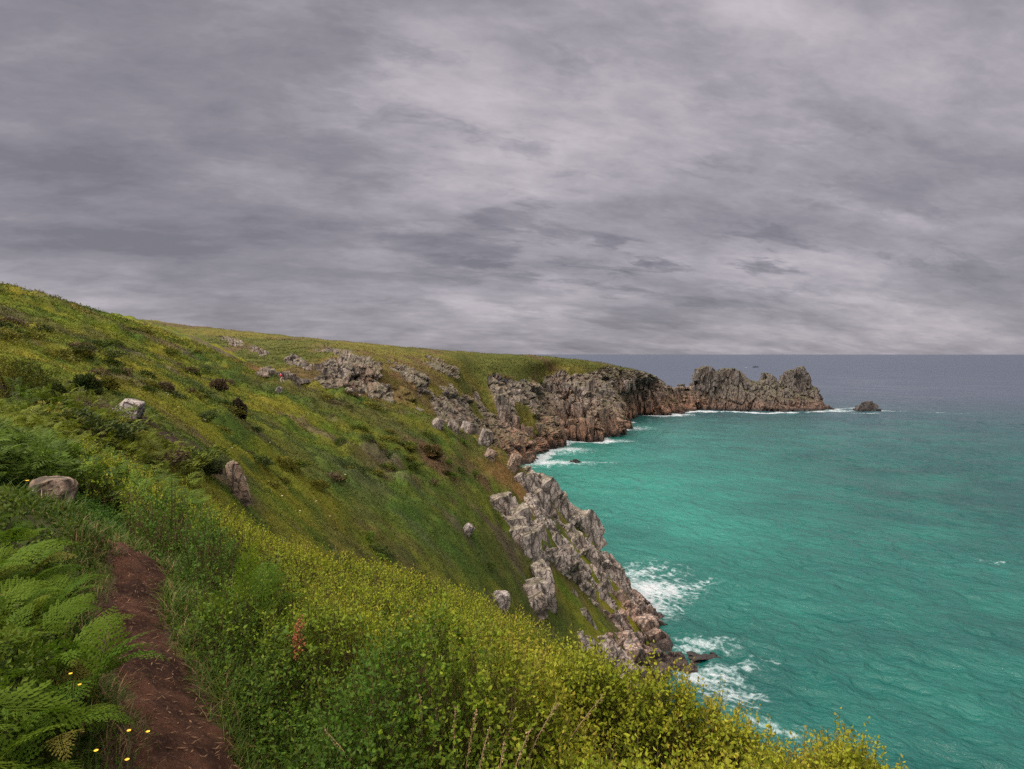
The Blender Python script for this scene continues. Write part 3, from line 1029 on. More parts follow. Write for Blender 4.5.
h1, h2, hid, _ = cell(P * np.array([.6, .6, .35]) + 6.4, 158)
disp = (rid - .55) * 6 - 2.6 * (1 - sstep(0, .13, f2 - f1)) + vec[:, 0] * 2
disp += (gid - .55) * 2.8 - 1.1 * (1 - sstep(0, .13, g2 - g1))
disp += (hid - .5) * 1.0 - .4 * (1 - sstep(0, .15, h2 - h1))
am = sstep(-.15, .1, t)
P2 = P + nr * np.array([1, 1, .35]) * (disp * am)[:, None]
q = grid_faces(hnx, hny)
kp = P2[q][:, :, 2].max(1) > -3
parts = [compact(P2, q[kp])]
rg = np.random.default_rng(77)
# stacked blocks building up the pinnacles
for k in range(230):
    px = rg.uniform(693, 817)
    cz = np.interp(px, [s[0] for s in SIL], [s[1] for s in SIL])
    y = YR + rg.normal(0, 5)
    w = rg.uniform(1.8, 5.5)
    hgt = w * rg.uniform(1.2, 2.8)
    py = cz + hgt * .42 * F / y + rg.exponential(4.0)
    p = at(px, py, y)
    parts.append(block((w, w * rg.uniform(.7, 1.2), hgt), (rg.normal(0, .09), rg.normal(0, .1), rg.normal(.4, .25)), p, 5, 4, .05, rg))
for (px, py, w, hgt) in ((699, 373, 8, 9), (705, 371, 8, 10), (711, 374, 7, 9), (722, 374, 5, 9), (730, 373, 9, 10), (736, 376, 6, 8), (764, 379, 5, 14), (769, 379, 6, 13), (774, 381, 4, 9),
                         (786, 377, 6, 12), (793, 376, 8, 12), (800, 374, 6, 13), (802, 372, 3, 11), (807, 382, 5, 9), (813, 392, 7, 9), (819, 401, 7, 8), (825, 408, 8, 5), (833, 410.5, 6, 3.5)):
    p = at(px, py, YR - 2)
    parts.append(block((w * .8, w, hgt), (rg.normal(0, .08), rg.normal(0, .1), rg.normal(.4, .3)), p, 5, 5, .04, rg))
for k in range(170):
    i = rg.integers(0, len(P2))
    if t[i] < .02 or t[i] > .6 or P2[i, 2] > 30:
        continue
    w = rg.uniform(3, 7)
    parts.append(block((w, w, w * rg.uniform(1.4, 3.0)), (rg.normal(0, .09), rg.normal(0, .09), rg.normal(.4, .25)), P2[i] - nr[i] * w * .2, 5, 4, .05, rg))
V, Q = merge(parts)
V = roughen(V, .45, .16, 41)
thing_mesh('headland', V, Q, M_rock_head, 'jagged rocky headland with castle-like pinnacles running out into the sea', 'headland')


# rocks standing in the water
def sea_rock(px, py, wpx, hpx, label, mat, seed, n=7, ry=.7):
    rg = np.random.default_rng(seed)
    b = sea(px, py)
    k = b[1] / F
    w, h = wpx * k, hpx * k
    parts = []
    for j in range(n):
        f = rg.uniform(-.5, .5)
        s = w * rg.uniform(.22, .42)
        hh = h * (1.25 - 1.3 * abs(f)) * rg.uniform(.7, 1.15)
        parts.append(block((s, s * ry, hh * 1.5), (rg.normal(0, .15), rg.normal(0, .25), rg.uniform(0, 3)), b + np.array([f * w * .8, rg.normal(0, w * .12), hh * .15]), 6, 6, .18, rg))
    parts.append(block((w, w * .7, h * .7), (0, 0, .2), b, 7, 6, .2, rg))
    V, Q = merge(parts)
    return thing_mesh('sea_rock', roughen(V, .06 * w, 3.0 / w, seed), Q, mat, label, 'rock')


sea_rock(867, 411, 22, 10, 'dark rock stack standing alone in the sea off the headland tip', M_rock_dark, 61)
sea_rock(575, 462, 11, 3, 'low dark rock awash in the foam below the far cliff', M_rock_dark, 62, 4)
sea_rock(625, 424, 10, 5, 'dark wet rock at the foot of the second far buttress', M_rock_dark, 63, 4)
sea_rock(612, 598, 22, 10, 'brown rocks at the waterline under the near cliff beside the white surf', M_rock_spur, 64, 6)
sea_rock(703, 655, 30, 1.7, 'dark reef just breaking the surface near the bottom of the cliff', M_rock_dark, 65, 3)

# ------------------------------------------------------------------ boulders on the slopes
def boulder(px, py, wpx, hpx, label, mat, seed, rot=(0, 0, 0), sink=.25, depth=.8, rnd=.2, tree=None, name='boulder', up=0.0):
    rg = np.random.default_rng(seed)
    h = hit(px, py + hpx * .5, tree)
    k = h[1] / F
    w, hh = wpx * k, hpx * k
    V, Q = block((w, w * depth, hh / (1 - sink)), rot, (0, 0, hh * .5 - hh * sink * .5), 14, 7, rnd, rg)
    V = roughen(V, .05 * min(w, hh), 2.2 / min(w, hh), seed)
    V = roughen(V, .018 * min(w, hh), 9 / min(w, hh), seed + 3)
    return thing_mesh(name, V + h + np.array([0, 0, up * hh]), Q, mat, label, 'boulder', smooth=False)


boulder(54, 490, 39, 21, 'brown flat-topped boulder among the ferns beside the path', M_boulder, 71, (0, R(6), R(25)), depth=.7, sink=.1, up=.12)
boulder(130, 407, 26, 14, 'pale lichened boulder on the bank where the path bends out of sight', M_boulder_pale, 72, (0, R(14), 0))
boulder(239, 480, 15, 38, 'tall narrow standing rock leaning on the green slope below the path', M_boulder, 73, (R(4), R(-14), R(20)), depth=.9, sink=.2)
boulder(467, 529, 9, 8, 'small white rock alone on the dark green flank of the spur', M_boulder_pale, 74, (R(20), R(30), .4), sink=.5)
boulder(501, 599, 18, 13, 'pale rock at the lower left corner of the near cliff', M_boulder_pale, 75)
boulder(278, 391, 6, 6, 'small pale stone on the slope just below the red hiker', M_boulder_pale, 76, (R(20), R(25), .4), sink=.5)
for k, (px, py, w, h, lab) in enumerate(((437, 421, 14, 7, 'topmost pale rock of the row along the crest of the spur'),
                                         (453, 424, 16, 8, 'second pale rock down the row along the crest of the spur'),
                                         (468, 426, 18, 9, 'pale rock third down the row along the crest of the spur'),
                                         (484, 436, 17, 12, 'largest pale rock, lowest of the row along the crest of the spur'),
                                         (489, 452, 13, 7, 'lone grey rock in the orange turf under the crest rocks'),
                                         (513, 460, 15, 11, 'grey rock on orange turf just above the top of the near cliff'))):
    boulder(px, py + 3, w * .8, h * .85, lab, M_crest if k < 4 else M_boulder, 80 + k, (R(8), R(22), random.random()), sink=.62, rnd=.12)
outcrop('rock_outcrop', spread([(263, 362, 272, 367, 14, 7, 5)], 44), 44, M_crest, 'pinkish rocks on the near skyline ridge just uphill of the red hiker', tree0, rough=.12)
outcrop('rock_outcrop', spread([(280, 367, 288, 370, 9, 7, 5)], 45), 45, M_crest, 'grey rocks directly behind the red hiker on the ridge', tree0, rough=.12)
outcrop('rock_outcrop', spread([(292, 375, 299, 381, 13, 7, 5)], 46), 46, M_crest, 'rock pile on the ridge just downhill of the red hiker', tree0, rough=.12)

# ------------------------------------------------------------------ sea
NT2, NR2 = 1050, 760
th = np.linspace(R(-30), R(66), NT2)
r1 = 62 * (1500 / 62) ** np.linspace(0, 1, NR2 - 110) ** 1.0
r2 = np.exp(np.linspace(math.log(1560), math.log(90000), 110))
rr = np.concatenate([r1, r2])
TH, RR = np.meshgrid(th, rr, indexing='ij')
wx, wy = (RR * np.sin(TH)).ravel(), (RR * np.cos(TH)).ravel()
wr = RR.ravel()
ca, sa = math.cos(R(42)), math.sin(R(42))
ua, va = wx * ca - wy * sa, wx * sa + wy * ca
rng_w = np.random.default_rng(3)
wz = np.zeros(len(wx))
fade = 1 - sstep(500, 1500, wr)
for k in range(26):
    wl = 4.5 * 1.16 ** k
    if wl > 60:
        wl = rng_w.uniform(8, 24)
    an = R(48) + rng_w.normal(0, .40)
    ph = rng_w.uniform(0, 6.28)
    w_ = np.sin((wx * math.cos(an) + wy * math.sin(an)) * 6.283 / wl + ph + .8 * np.sin(wx * .02 + k) + .8 * np.sin(wy * .017 + 2 * k))
    wz += .0075 * wl ** .75 * w_
mod = 1 + .55 * fbm(xy3(ua * .012, va * .03), 3, 201)
ch = fbm(xy3(ua * .13, va * .20), 4, 202)
wz = (wz * 1.3 * mod + .75 * (1 - np.abs(ch) * 1.6) * mod * .8) * fade - .2
COAST = [tuple(sea(*p)[:2]) for p in ((532, 459), (548, 454), (552, 444), (562, 441.6), (603, 441.6), (607, 438), (603, 433), (621, 430), (624, 425), (620, 416), (637, 415), (659, 416), (673, 416), (680, 412.5),
                                      (708, 411.5), (735, 412.5), (766, 413.3), (795, 413), (822, 411.5), (838, 409.5))]
m1 = wr < 1100
dc = np.full(len(wx), 999.0)
dc[m1] = seg_dist(wx[m1], wy[m1], COAST)
foam = np.zeros(len(wx))
nzf = fbm(xy3(wx * .05, wy * .05), 3, 210)
foam = np.maximum(foam, (1 - sstep(1.5, 8, dc + nzf * 6)) * 1.0)


def foam_blob(px, py, rx, ry, ro, a):
    global foam
    c = sea(px, py)
    dx, dy = wx - c[0], wy - c[1]
    u, v = dx * math.cos(ro) + dy * math.sin(ro), -dx * math.sin(ro) + dy * math.cos(ro)
    g = np.exp(-(((u + 2.5 * nzf) / rx) ** 2 + (v / ry) ** 2) / 1.5)
    foam = np.maximum(foam, a * g)


foam_blob(628, 597, 8, 11, 0, 1.15)
foam_blob(645, 590, 9, 7, 0, 1.0)
foam_blob(668, 588, 7, 3, R(10), .7)
foam_blob(695, 583, 5, 1.6, R(20), .6)
foam_blob(632, 575, 12, 8, R(30), .55)
foam_blob(700, 674, 5.5, 4.5, R(-40), .75)
foam_blob(715, 686, 6, 4, R(-40), .65)
foam_blob(733, 700, 5, 3, R(-40), .4)
foam_blob(775, 725, 8, 2.5, R(-40), .3)
foam_blob(700, 648, 6, 2.5, 0, .6)
foam_blob(735, 668, 8, 2, R(15), .45)
foam_blob(565, 450, 14, 12, 0, .85)
foam_blob(545, 463, 16, 9, 0, 1.0)
foam_blob(580, 462, 18, 3, 0, .6)
foam_blob(612, 441, 12, 8, 0, .7)
foam_blob(628, 428, 14, 14, 0, .8)
foam_blob(683, 414.5, 9, 12, 0, 1.0)
foam_blob(832, 411, 20, 7, 0, .95)
foam_blob(846, 409, 16, 6, 0, .6)
foam_blob(858, 408.5, 9, 8, 0, .8)
foam_blob(884, 411, 14, 5, 0, .9)
foam_blob(866, 413, 12, 4, 0, .8)
foam_blob(749, 367.6, 9, 40, 0, .95)
foam_blob(950, 413, 18, 2.5, 0, .5)
foam_blob(1000, 560, 5, 1.5, R(-20), .4)
shal = np.clip(1.15 * np.exp(-(((wx - 45) / 95) ** 2 + ((wy - 330) / 190) ** 2)) + .5 * np.exp(-(((wx - 150) / 160) ** 2 + ((wy - 540) / 120) ** 2)) + .25 * nzf, 0, 1)
q = grid_faces(NT2, NR2)[:, ::-1]
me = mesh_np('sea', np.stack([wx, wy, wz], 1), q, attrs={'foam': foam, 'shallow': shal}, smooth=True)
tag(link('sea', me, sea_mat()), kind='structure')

# ------------------------------------------------------------------ foliage
def quads_from(c, ax, wd, ln, wi, bend=None):
    """leaf blades: diamond of two quads bent along the middle; c base, ax unit axis, wd unit width"""
    n = len(c)
    nm = np.cross(ax, wd)
    b = (bend if bend is not None else np.full(n, .12))[:, None] * ln[:, None]
    l, w = ln[:, None], wi[:, None]
    p0 = c
    p1 = c + ax * l * .45 + wd * w * .5 + nm * b * .5
    p2 = c + ax * l - nm * b * .4
    p3 = c + ax * l * .45 - wd * w * .5 + nm * b * .5
    V = np.stack([p0, p1, p2, p3], 1).reshape(-1, 3)
    Q = np.arange(n * 4).reshape(n, 4)
    return V, Q


def unit(v):
    return v / (np.linalg.norm(v, axis=1)[:, None] + 1e-9)


def rand_unit(n, up=0.0, g=rng):
    v = g.normal(size=(n, 3))
    v[:, 2] += up
    return unit(v)


def leafcloud(name, pos, size, col, label=None, mat=None, up=.4, aspect=.6, kind='stuff', tree_parent=None):
    n = len(pos)
    ax = rand_unit(n, up)
    wd = unit(np.cross(ax, rand_unit(n)))
    V, Q = quads_from(pos, ax, wd, size, size * aspect)
    o = link(name, mesh_np(name, V, Q, col=np.repeat(col, 4, axis=0)), mat or M_heath)
    tag(o, label=label, kind=kind)
    return o


# -- heath over the open slope (nobody could count it)
def heath(n, r0, r1, nl, a0=-47, a1=40):
    t = rng.uniform(R(a0), R(a1), n)
    r = np.exp(rng.uniform(math.log(r0), math.log(r1), n))
    x, y = r * np.sin(t), r * np.cos(t)
    z = ground_h(x, y)
    m, _, _, green = spur_mask(x, y)
    ok = (z > 3) & (path_dist(x, y) > .75) & ((m < .5) | ((green > .45) & (rng.random(n) < .6)))
    # keep only what could be seen from about the walker's place (facing slope)
    nrm_ = grad_n(x, y)
    vw = unit(np.stack([-x, -y, EZ + 2.5 - z], 1))
    ok &= (nrm_ * vw).sum(1) > -.12
    x, y, z, r, nrm_ = x[ok], y[ok], z[ok], r[ok], nrm_[ok]
    n = len(x)
    s = np.maximum(.035, .0015 * r)
    X = np.repeat(x, nl) + rng.normal(0, 1, n * nl) * np.repeat(s, nl) * 1.5
    Y = np.repeat(y, nl) + rng.normal(0, 1, n * nl) * np.repeat(s, nl) * 1.5
    hgt = rng.random(n * nl) * np.repeat(s * rng.uniform(.5, 2.2, n), nl)
    Z = np.repeat(z, nl) + hgt
    c = veg_col(x, y, .12)
    c = np.repeat(c, nl, axis=0) * rng.uniform(.65, 1.45, n * nl)[:, None]
    return np.stack([X, Y, Z], 1), np.repeat(s, nl) * rng.uniform(.8, 1.7, n * nl), c


p1, s1, c1 = heath(210000, 20, 175, 5)
leafcloud('heath_undergrowth', p1, s1, c1, 'low olive and brown heath covering the steep coastal slope')

# far slopes: coarse gorse and heath clumps
idx = rng.choice(np.nonzero((rock < .45) & (vv > .6) & (vv < 4.4) & (LP2[:, 2] > 8))[0], 26000)
bp = LP2[idx]
nl = 5
s = .0013 * bp[:, 1] * np.where(vv[idx] > 3.6, .6, 1.0)
pp = np.repeat(bp, nl, axis=0) + rng.normal(0, 1, (len(bp) * nl, 3)) * np.repeat(s, nl)[:, None] * np.array([2.2, 2.2, .6])
cc = np.repeat(fcol[idx], nl, axis=0) * rng.uniform(.6, 1.5, len(pp))[:, None]
leafcloud('far_undergrowth', pp, np.repeat(s, nl) * rng.uniform(.8, 1.6, len(pp)), cc, 'heath and gorse cover of the far hillside')


# -- yellow-green leafy scrub right of the path
def scrub_top(x, y):
    d = path_dist(x, y)
    h = .78 + .24 * fbm(xy3(x * .6, y * .6), 3, 301) + .30 * fbm(xy3(x * 1.9, y * 1.9), 2, 302)
    return np.clip(h, .3, 1.3) * sstep(.30, .80, d + .12 * fbm(xy3(x * 1.5, y * 1.5), 2, 303))


def right_of_path(x, y):
    lx = np.interp(y, PL[:, 1], PL[:, 0])
    return x > lx


def scrub(n, r0, r1):
    t = rng.uniform(R(-33), R(48), n)
    r = np.exp(rng.uniform(math.log(r0), math.log(r1), n))
    x, y = r * np.sin(t), r * np.cos(t)
    z = ground_h(x, y)
    top = scrub_top(x, y)
    ok = right_of_path(x, y) & (top > .12) & (z > EZ - 12) & (path_dist(x, y) > .36)
    far = sstep(14, 22, r)
    ok &= rng.random(n) > far
    ok &= ~((np.abs(x / y + .68) < .10) & (y > 6.5) & (y < 10))
    # thin out where the slope turns away below the shoulder
    return x[ok], y[ok], z[ok], top[ok], r[ok]


def scrub_mesh():
    a_ = scrub(66000, 1.7, 24)
    b_ = scrub(46000, 3.6, 11)
    sel = b_[0] > .05
    x, y, z, top, r = [np.concatenate([u_, w_[sel]]) for u_, w_ in zip(a_, b_)]
    n = len(x)
    top = np.where(r > 5.5, np.minimum(top, .86), top)
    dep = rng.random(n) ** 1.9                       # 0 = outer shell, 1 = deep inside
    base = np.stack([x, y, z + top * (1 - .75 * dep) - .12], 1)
    ax = rand_unit(n, 1.5)
    ln = rng.uniform(.10, .24, n) * (1 + .03 * r)
    nl = 12
    k = np.tile((np.arange(nl) + .5) / nl, n)
    B = np.repeat(base, nl, axis=0)
    A = np.repeat(ax, nl, axis=0)
    side = unit(np.cross(ax, rand_unit(n)))
    side2 = np.cross(ax, side)
    ang = np.tile(np.arange(nl) * 2.4, n) + np.repeat(rng.uniform(0, 6.28, n), nl)
    O = np.repeat(side, nl, axis=0) * np.cos(ang)[:, None] + np.repeat(side2, nl, axis=0) * np.sin(ang)[:, None]
    c = B + A * (k * np.repeat(ln, nl))[:, None]
    lax = unit(O + A * (.25 + .8 * k)[:, None] + rng.normal(0, .25, (n * nl, 3)))
    lw = unit(np.cross(lax, A) + rng.normal(0, .2, (n * nl, 3)))
    R_ = np.repeat(r, nl)
    sz = rng.uniform(.018, .040, n * nl) * (1.15 - .5 * k) * np.maximum(1, .62 + .085 * R_)
    V, Q = quads_from(c, lax, lw, sz, sz * .62, rng.uniform(.0, .3, n * nl))
    # leaf colours: dark old leaves, yellow-green to bronze young tips; greener close to the path
    d = path_dist(x, y)
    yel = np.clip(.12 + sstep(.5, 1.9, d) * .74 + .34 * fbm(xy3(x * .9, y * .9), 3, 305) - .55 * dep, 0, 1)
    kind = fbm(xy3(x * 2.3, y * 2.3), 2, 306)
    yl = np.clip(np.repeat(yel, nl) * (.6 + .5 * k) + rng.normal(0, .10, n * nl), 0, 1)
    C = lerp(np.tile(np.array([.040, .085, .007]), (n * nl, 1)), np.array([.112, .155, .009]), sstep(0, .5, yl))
    C = lerp(C, np.array([.210, .222, .014]), sstep(.4, 1.0, yl))
    br = sstep(.25, .7, np.repeat(kind, nl) + rng.normal(0, .25, n * nl)) * sstep(.5, 1, k) * sstep(.35, .8, np.repeat(yel, nl))
    C = lerp(C, np.array([.26, .15, .03]), br * .45)
    C *= rng.uniform(.75, 1.3, n * nl)[:, None] * 1.25
    # twig of every spray
    tw = unit(np.cross(ax, rand_unit(n)))
    w_ = (.0022 * np.maximum(1, .3 * r))[:, None]
    lo = base - np.array([0, 0, 1.]) * rng.uniform(.15, .4, n)[:, None] - ax * .04
    hi = base + ax * ln[:, None]
    SV = np.stack([lo - tw * w_, lo + tw * w_, hi + tw * w_ * .4, hi - tw * w_ * .4], 1).reshape(-1, 3)
    SC_ = np.tile(np.array([.10, .075, .03]), (n, 1)) * rng.uniform(.5, 1.4, n)[:, None]
    Vall = np.concatenate([V, SV])
    Qall = np.concatenate([Q, np.arange(n * 4).reshape(n, 4) + len(V)])
    return Vall, Qall, np.concatenate([np.repeat(C, 4, axis=0), np.repeat(SC_, 4, axis=0)])


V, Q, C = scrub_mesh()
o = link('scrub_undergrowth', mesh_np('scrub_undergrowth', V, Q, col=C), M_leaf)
tag(o, label='dense yellow-green leafy scrub on the seaward side of the path', kind='stuff')


# -- grass beside the path
def blades(x, y, z, h, lean, w, col, seg=4):
    n = len(x)
    a = rng.uniform(0, 6.283, n)
    dirx, diry = np.cos(a), np.sin(a)
    t = np.linspace(0, 1, seg + 1)
    bx = x[:, None] + dirx[:, None] * (lean * h)[:, None] * t[None] ** 1.8
    by = y[:, None] + diry[:, None] * (lean * h)[:, None] * t[None] ** 1.8
    bz = z[:, None] + h[:, None] * (t[None] - .35 * np.clip(lean, 0, 1.3)[:, None] * t[None] ** 2.5)
    ww = w[:, None] * (1 - t[None] ** 1.6 * .95) * .5
    sx2, sy2 = -diry[:, None] * ww, dirx[:, None] * ww
    L = np.stack([bx - sx2, by - sy2, bz], 2)
    Rr = np.stack([bx + sx2, by + sy2, bz], 2)
    V = np.stack([L, Rr], 2).reshape(n, -1, 3)
    m = V.shape[1]
    q1 = np.array([[2 * k, 2 * k + 1, 2 * k + 3, 2 * k + 2] for k in range(seg)])
    Q = (q1[None] + (np.arange(n) * m)[:, None, None]).reshape(-1, 4)
    return V.reshape(-1, 3), Q, np.repeat(col, m, axis=0)


def grass(n, rmin, rmax, dmin, dmax, h0, h1, side, straw=.1):
    k = rng.integers(0, len(PL), n * 4)
    wts = 1 / np.maximum(np.hypot(PL[k, 0], PL[k, 1]), 1.5)
    k = k[rng.random(len(k)) < wts / wts.max()]
    off = rng.uniform(dmin, dmax, len(k)) ** 1
    tgk = np.gradient(PL, axis=0)[k]
    tgk /= np.linalg.norm(tgk, axis=1)[:, None]
    nx, ny = tgk[:, 1], -tgk[:, 0]
    x = PL[k, 0] + nx * off * side + rng.normal(0, .05, len(k))
    y = PL[k, 1] + ny * off * side + rng.normal(0, .05, len(k))
    r = np.hypot(x, y)
    ok = (r > rmin) & (r < rmax) & (y > .6)
    x, y, off = x[ok], y[ok], off[ok]
    z = ground_h(x, y) - .02
    n = len(x)
    h = rng.uniform(h0, h1, n) * (.6 + .4 * sstep(dmin, dmin + .4, off)) * (1 + .35 * fbm(xy3(x * 3, y * 3), 2, 311))
    c = lerp(np.tile(np.array([.030, .070, .009]), (n, 1)), np.array([.095, .130, .014]), rng.random(n))
    st = (rng.random(n) < straw) | ((off < dmin + .08) & (rng.random(n) < .2))
    c[st] = np.array([.25, .17, .08]) * rng.uniform(.6, 1.2, st.sum())[:, None]
    return blades(x, y, z, h, rng.uniform(.3, 1.2, n), rng.uniform(.004, .009, n) * np.maximum(1, .25 * np.hypot(x, y)), c)


sets = [grass(15000, 1.6, 12, .23, .55, .12, .34, 1, .03), grass(6000, 1.6, 12, .25, .5, .06, .2, -1, .2), grass(6000, 1.6, 12, .2, .42, .03, .10, 1, .35), grass(5000, 1.6, 12, .2, .42, .03, .10, -1, .35)]
Vs, Qs, Cs, k = [], [], [], 0
for V, Q, C in sets:
    Vs.append(V); Qs.append(Q + k); Cs.append(C); k += len(V)
o = link('grass', mesh_np('grass', np.concatenate(Vs), np.concatenate(Qs), col=np.concatenate(Cs)), M_leaf)
tag(o, label='long dark grass along the edges of the dirt path', kind='stuff')

# litter on the path
n = 1800
k = rng.integers(0, 80, n)
x = PL[k, 0] + rng.normal(0, .2, n)
y = PL[k, 1] + rng.normal(0, .2, n)
pt = BVHTree.FromObject(bpy.data.objects['path'], bpy.context.evaluated_depsgraph_get())
z = np.array([(pt.ray_cast(Vector((a, b, 70)), Vector((0, 0, -1)))[0] or Vector((0, 0, 0))).z for a, b in zip(x, y)])
ok = z > 1
x, y, z = x[ok], y[ok], z[ok] + .004
n = len(x)
ax = rand_unit(n); ax[:, 2] *= .15; ax = unit(ax)
V, Q = quads_from(np.stack([x, y, z], 1), ax, unit(np.cross(ax, np.array([0, 0, 1.]))), rng.uniform(.01, .06, n), rng.uniform(.003, .009, n), rng.uniform(-.1, .1, n))
o = link('plant_litter', mesh_np('plant_litter', V, Q, col=np.repeat(np.array([.22, .13, .07]) * rng.uniform(.4, 1.3, n)[:, None], 4, axis=0)), M_leaf)
tag(o, label='dry straw bits scattered on the earth path', kind='stuff')


# -- bracken
def frond_mesh(seed, simple=False, L=1.0):
    """a bracken frond lying along +x, arching, tip down; three times divided"""
    g = np.random.default_rng(seed)
    npn = 11 if not simple else 9
    Vs, Qs, k = [], [], 0

    def add(V, Q):
        nonlocal k
        Vs.append(V); Qs.append(Q + k); k += len(V)
    def spine(s):
        s = np.asarray(s, float)
        return np.stack([s * L * .93, .04 * L * np.sin(s * 3) * g.choice([-1, 1]), L * (.22 * np.sin(s * 2.3) - .18 * s * s)], -1)
    sgn = g.choice([-1, 1])
    def sp(s):
        s = np.asarray(s, float)
        return np.stack([s * L * .93, .05 * L * np.sin(s * 2.6) * sgn, L * (.24 * np.sin(s * 2.2) - .22 * s * s)], -1)
    t = np.linspace(-.25, 1, 12)
    c = sp(np.clip(t, 0, 1))
    neg = t < 0
    c[neg] = np.stack([t[neg] * L * .5, t[neg] * 0, t[neg] * L * 1.2], -1)
    w = .006 * L * (1.25 - t)
    add(np.concatenate([np.stack([c + [0, 1, 0] * w[:, None], c - [0, 1, 0] * w[:, None]], 1).reshape(-1, 3)]), np.array([[2 * a, 2 * a + 1, 2 * a + 3, 2 * a + 2] for a in range(11)]))
    base, axs, wds, lens, wid = [], [], [], [], []
    for i in range(npn):
        s = .10 + .88 * (i / (npn - 1)) ** .9
        p = sp(s)
        T = sp(s + .01) - sp(s - .01)
        T /= np.linalg.norm(T)
        pl_ = L * .40 * (1 - s) ** .8 * (.75 + .25 * min(1, i / 2)) * g.uniform(.85, 1.1) + .02 * L
        for sd in (-1, 1):
            a = R(62) - R(22) * s
            d = T * math.cos(a) + np.array([0, sd, 0]) * math.sin(a)
            d[2] -= .10 + .08 * g.random()
            d /= np.linalg.norm(d)
            npp = max(3, int(8 * pl_ / (.4 * L)) + 1) if not simple else 1
            if simple:
                base.append(p); axs.append(d); wds.append(T); lens.append(pl_); wid.append(pl_ * .34 + .01)
                continue
            for j in range(npp):
                f = (j + .6) / npp
                q0 = p + d * pl_ * f + np.array([0, 0, -.10 * pl_ * f * f])
                ll = pl_ * .27 * (1 - f) ** .7 + .012 * L
                for s2 in (-1, 1):
                    u = T * s2 * .9 + d * .55
                    u[2] += g.normal(0, .15)
                    base.append(q0); axs.append(u / np.linalg.norm(u)); wds.append(d); lens.append(ll); wid.append(pl_ / npp * 1.15)
    V, Q = quads_from(np.array(base), np.array(axs), unit(np.array(wds)), np.array(lens), np.array(wid), np.full(len(base), .1))
    add(V, Q)
    return np.concatenate(Vs), np.concatenate(Qs)


FR = []
for s in range(6):
    V, Q = frond_mesh(400 + s)
    me = mesh_np('frond', V, Q)
    me.materials.append(M_fern)
    FR.append(me)


def make_fern(x, y, size, nf, label, group, lift=.38, pit=-.15):
    z = float(ground_h(np.array([x]), np.array([y]))[0])
    root = empty('bracken_fern', (x, y, z), random.uniform(0, 6.28))
    tag(root, label, 'fern', group)
    for k in range(nf):
        o = link('frond', FR[random.randrange(6)], parent=root)
        o.location = (random.gauss(0, .05), random.gauss(0, .05), size * lift * random.uniform(.75, 1.25))
        sc = size * random.uniform(.75, 1.1)
        o.scale = (sc, sc, sc)
        o.rotation_euler = (random.gauss(0, .38), random.gauss(pit, .36), k * 6.283 / nf + random.gauss(0, .35))
    return root


def poisson(cands, dmin):
    out = []
    for c in cands:
        if all((c[0] - o_[0]) ** 2 + (c[1] - o_[1]) ** 2 > (dmin * (.6 + .1 * c[1])) ** 2 for o_ in out):
            out.append(c)
    return out


cand = []
for k in range(6000):
    t, r = random.uniform(-52, -14), math.exp(random.uniform(math.log(2.3), math.log(10)))
    x, y = r * math.sin(R(t)), r * math.cos(R(t))
    if y < 1.6 or right_of_path(np.array([x]), np.array([y]))[0] or path_dist(np.array([x]), np.array([y]))[0] < .46:
        continue
    if -6.3 < x / y * 8.0 < -4.6 and 4.9 < y < 8.8:
        continue
    cand.append((x, y))
for (x, y) in poisson(cand, .26)[:260]:
    d = path_dist(np.array([x]), np.array([y]))[0]
    make_fern(x, y, (random.uniform(.34, .60) * (.66 if d < .8 else 1)) * (.6 if (-.86 < x / y < -.5 and y > 4.6) else 1), 7, 'green bracken fern in the thicket on the landward side of the path', 'bracken ferns beside the path')
for (px, py, y) in ((430, 640, 4.4), (400, 615, 5.2), (460, 655, 4.0), (515, 655, 4.4), (600, 690, 3.9), (555, 750, 2.6), (700, 758, 2.9), (250, 660, 4.2), (262, 640, 4.5), (620, 745, 2.9)):
    p = at(px, py, y)
    make_fern(p[0], p[1], random.uniform(.34, .46), 4, 'bracken fern showing between the leafy scrub on the seaward side of the path', 'ferns in the scrub', lift=random.uniform(1.0, 1.3), pit=-.55)


# small leaves and moss between the ferns
n = 60000
t, r = rng.uniform(R(-52), R(-12), n), np.exp(rng.uniform(math.log(1.9), math.log(9.5), n))
x, y = r * np.sin(t), r * np.cos(t)
ok = ~right_of_path(x, y) & (path_dist(x, y) > .38) & (y > 1.2)
x, y, r = x[ok], y[ok], r[ok]
n = len(x)
dd = path_dist(x, y)
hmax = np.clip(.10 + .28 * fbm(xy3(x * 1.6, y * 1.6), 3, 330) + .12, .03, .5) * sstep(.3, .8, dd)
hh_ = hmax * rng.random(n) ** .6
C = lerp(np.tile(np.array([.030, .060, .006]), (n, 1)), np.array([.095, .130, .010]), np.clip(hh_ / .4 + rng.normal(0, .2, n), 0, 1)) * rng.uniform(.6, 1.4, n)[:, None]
leafcloud('fern_understorey_undergrowth', np.stack([x, y, ground_h(x, y) + hh_], 1), rng.uniform(.015, .035, n) * np.maximum(1, .22 * r), C, 'small green leaves covering the ground between the ferns', M_leaf, .6, .6)

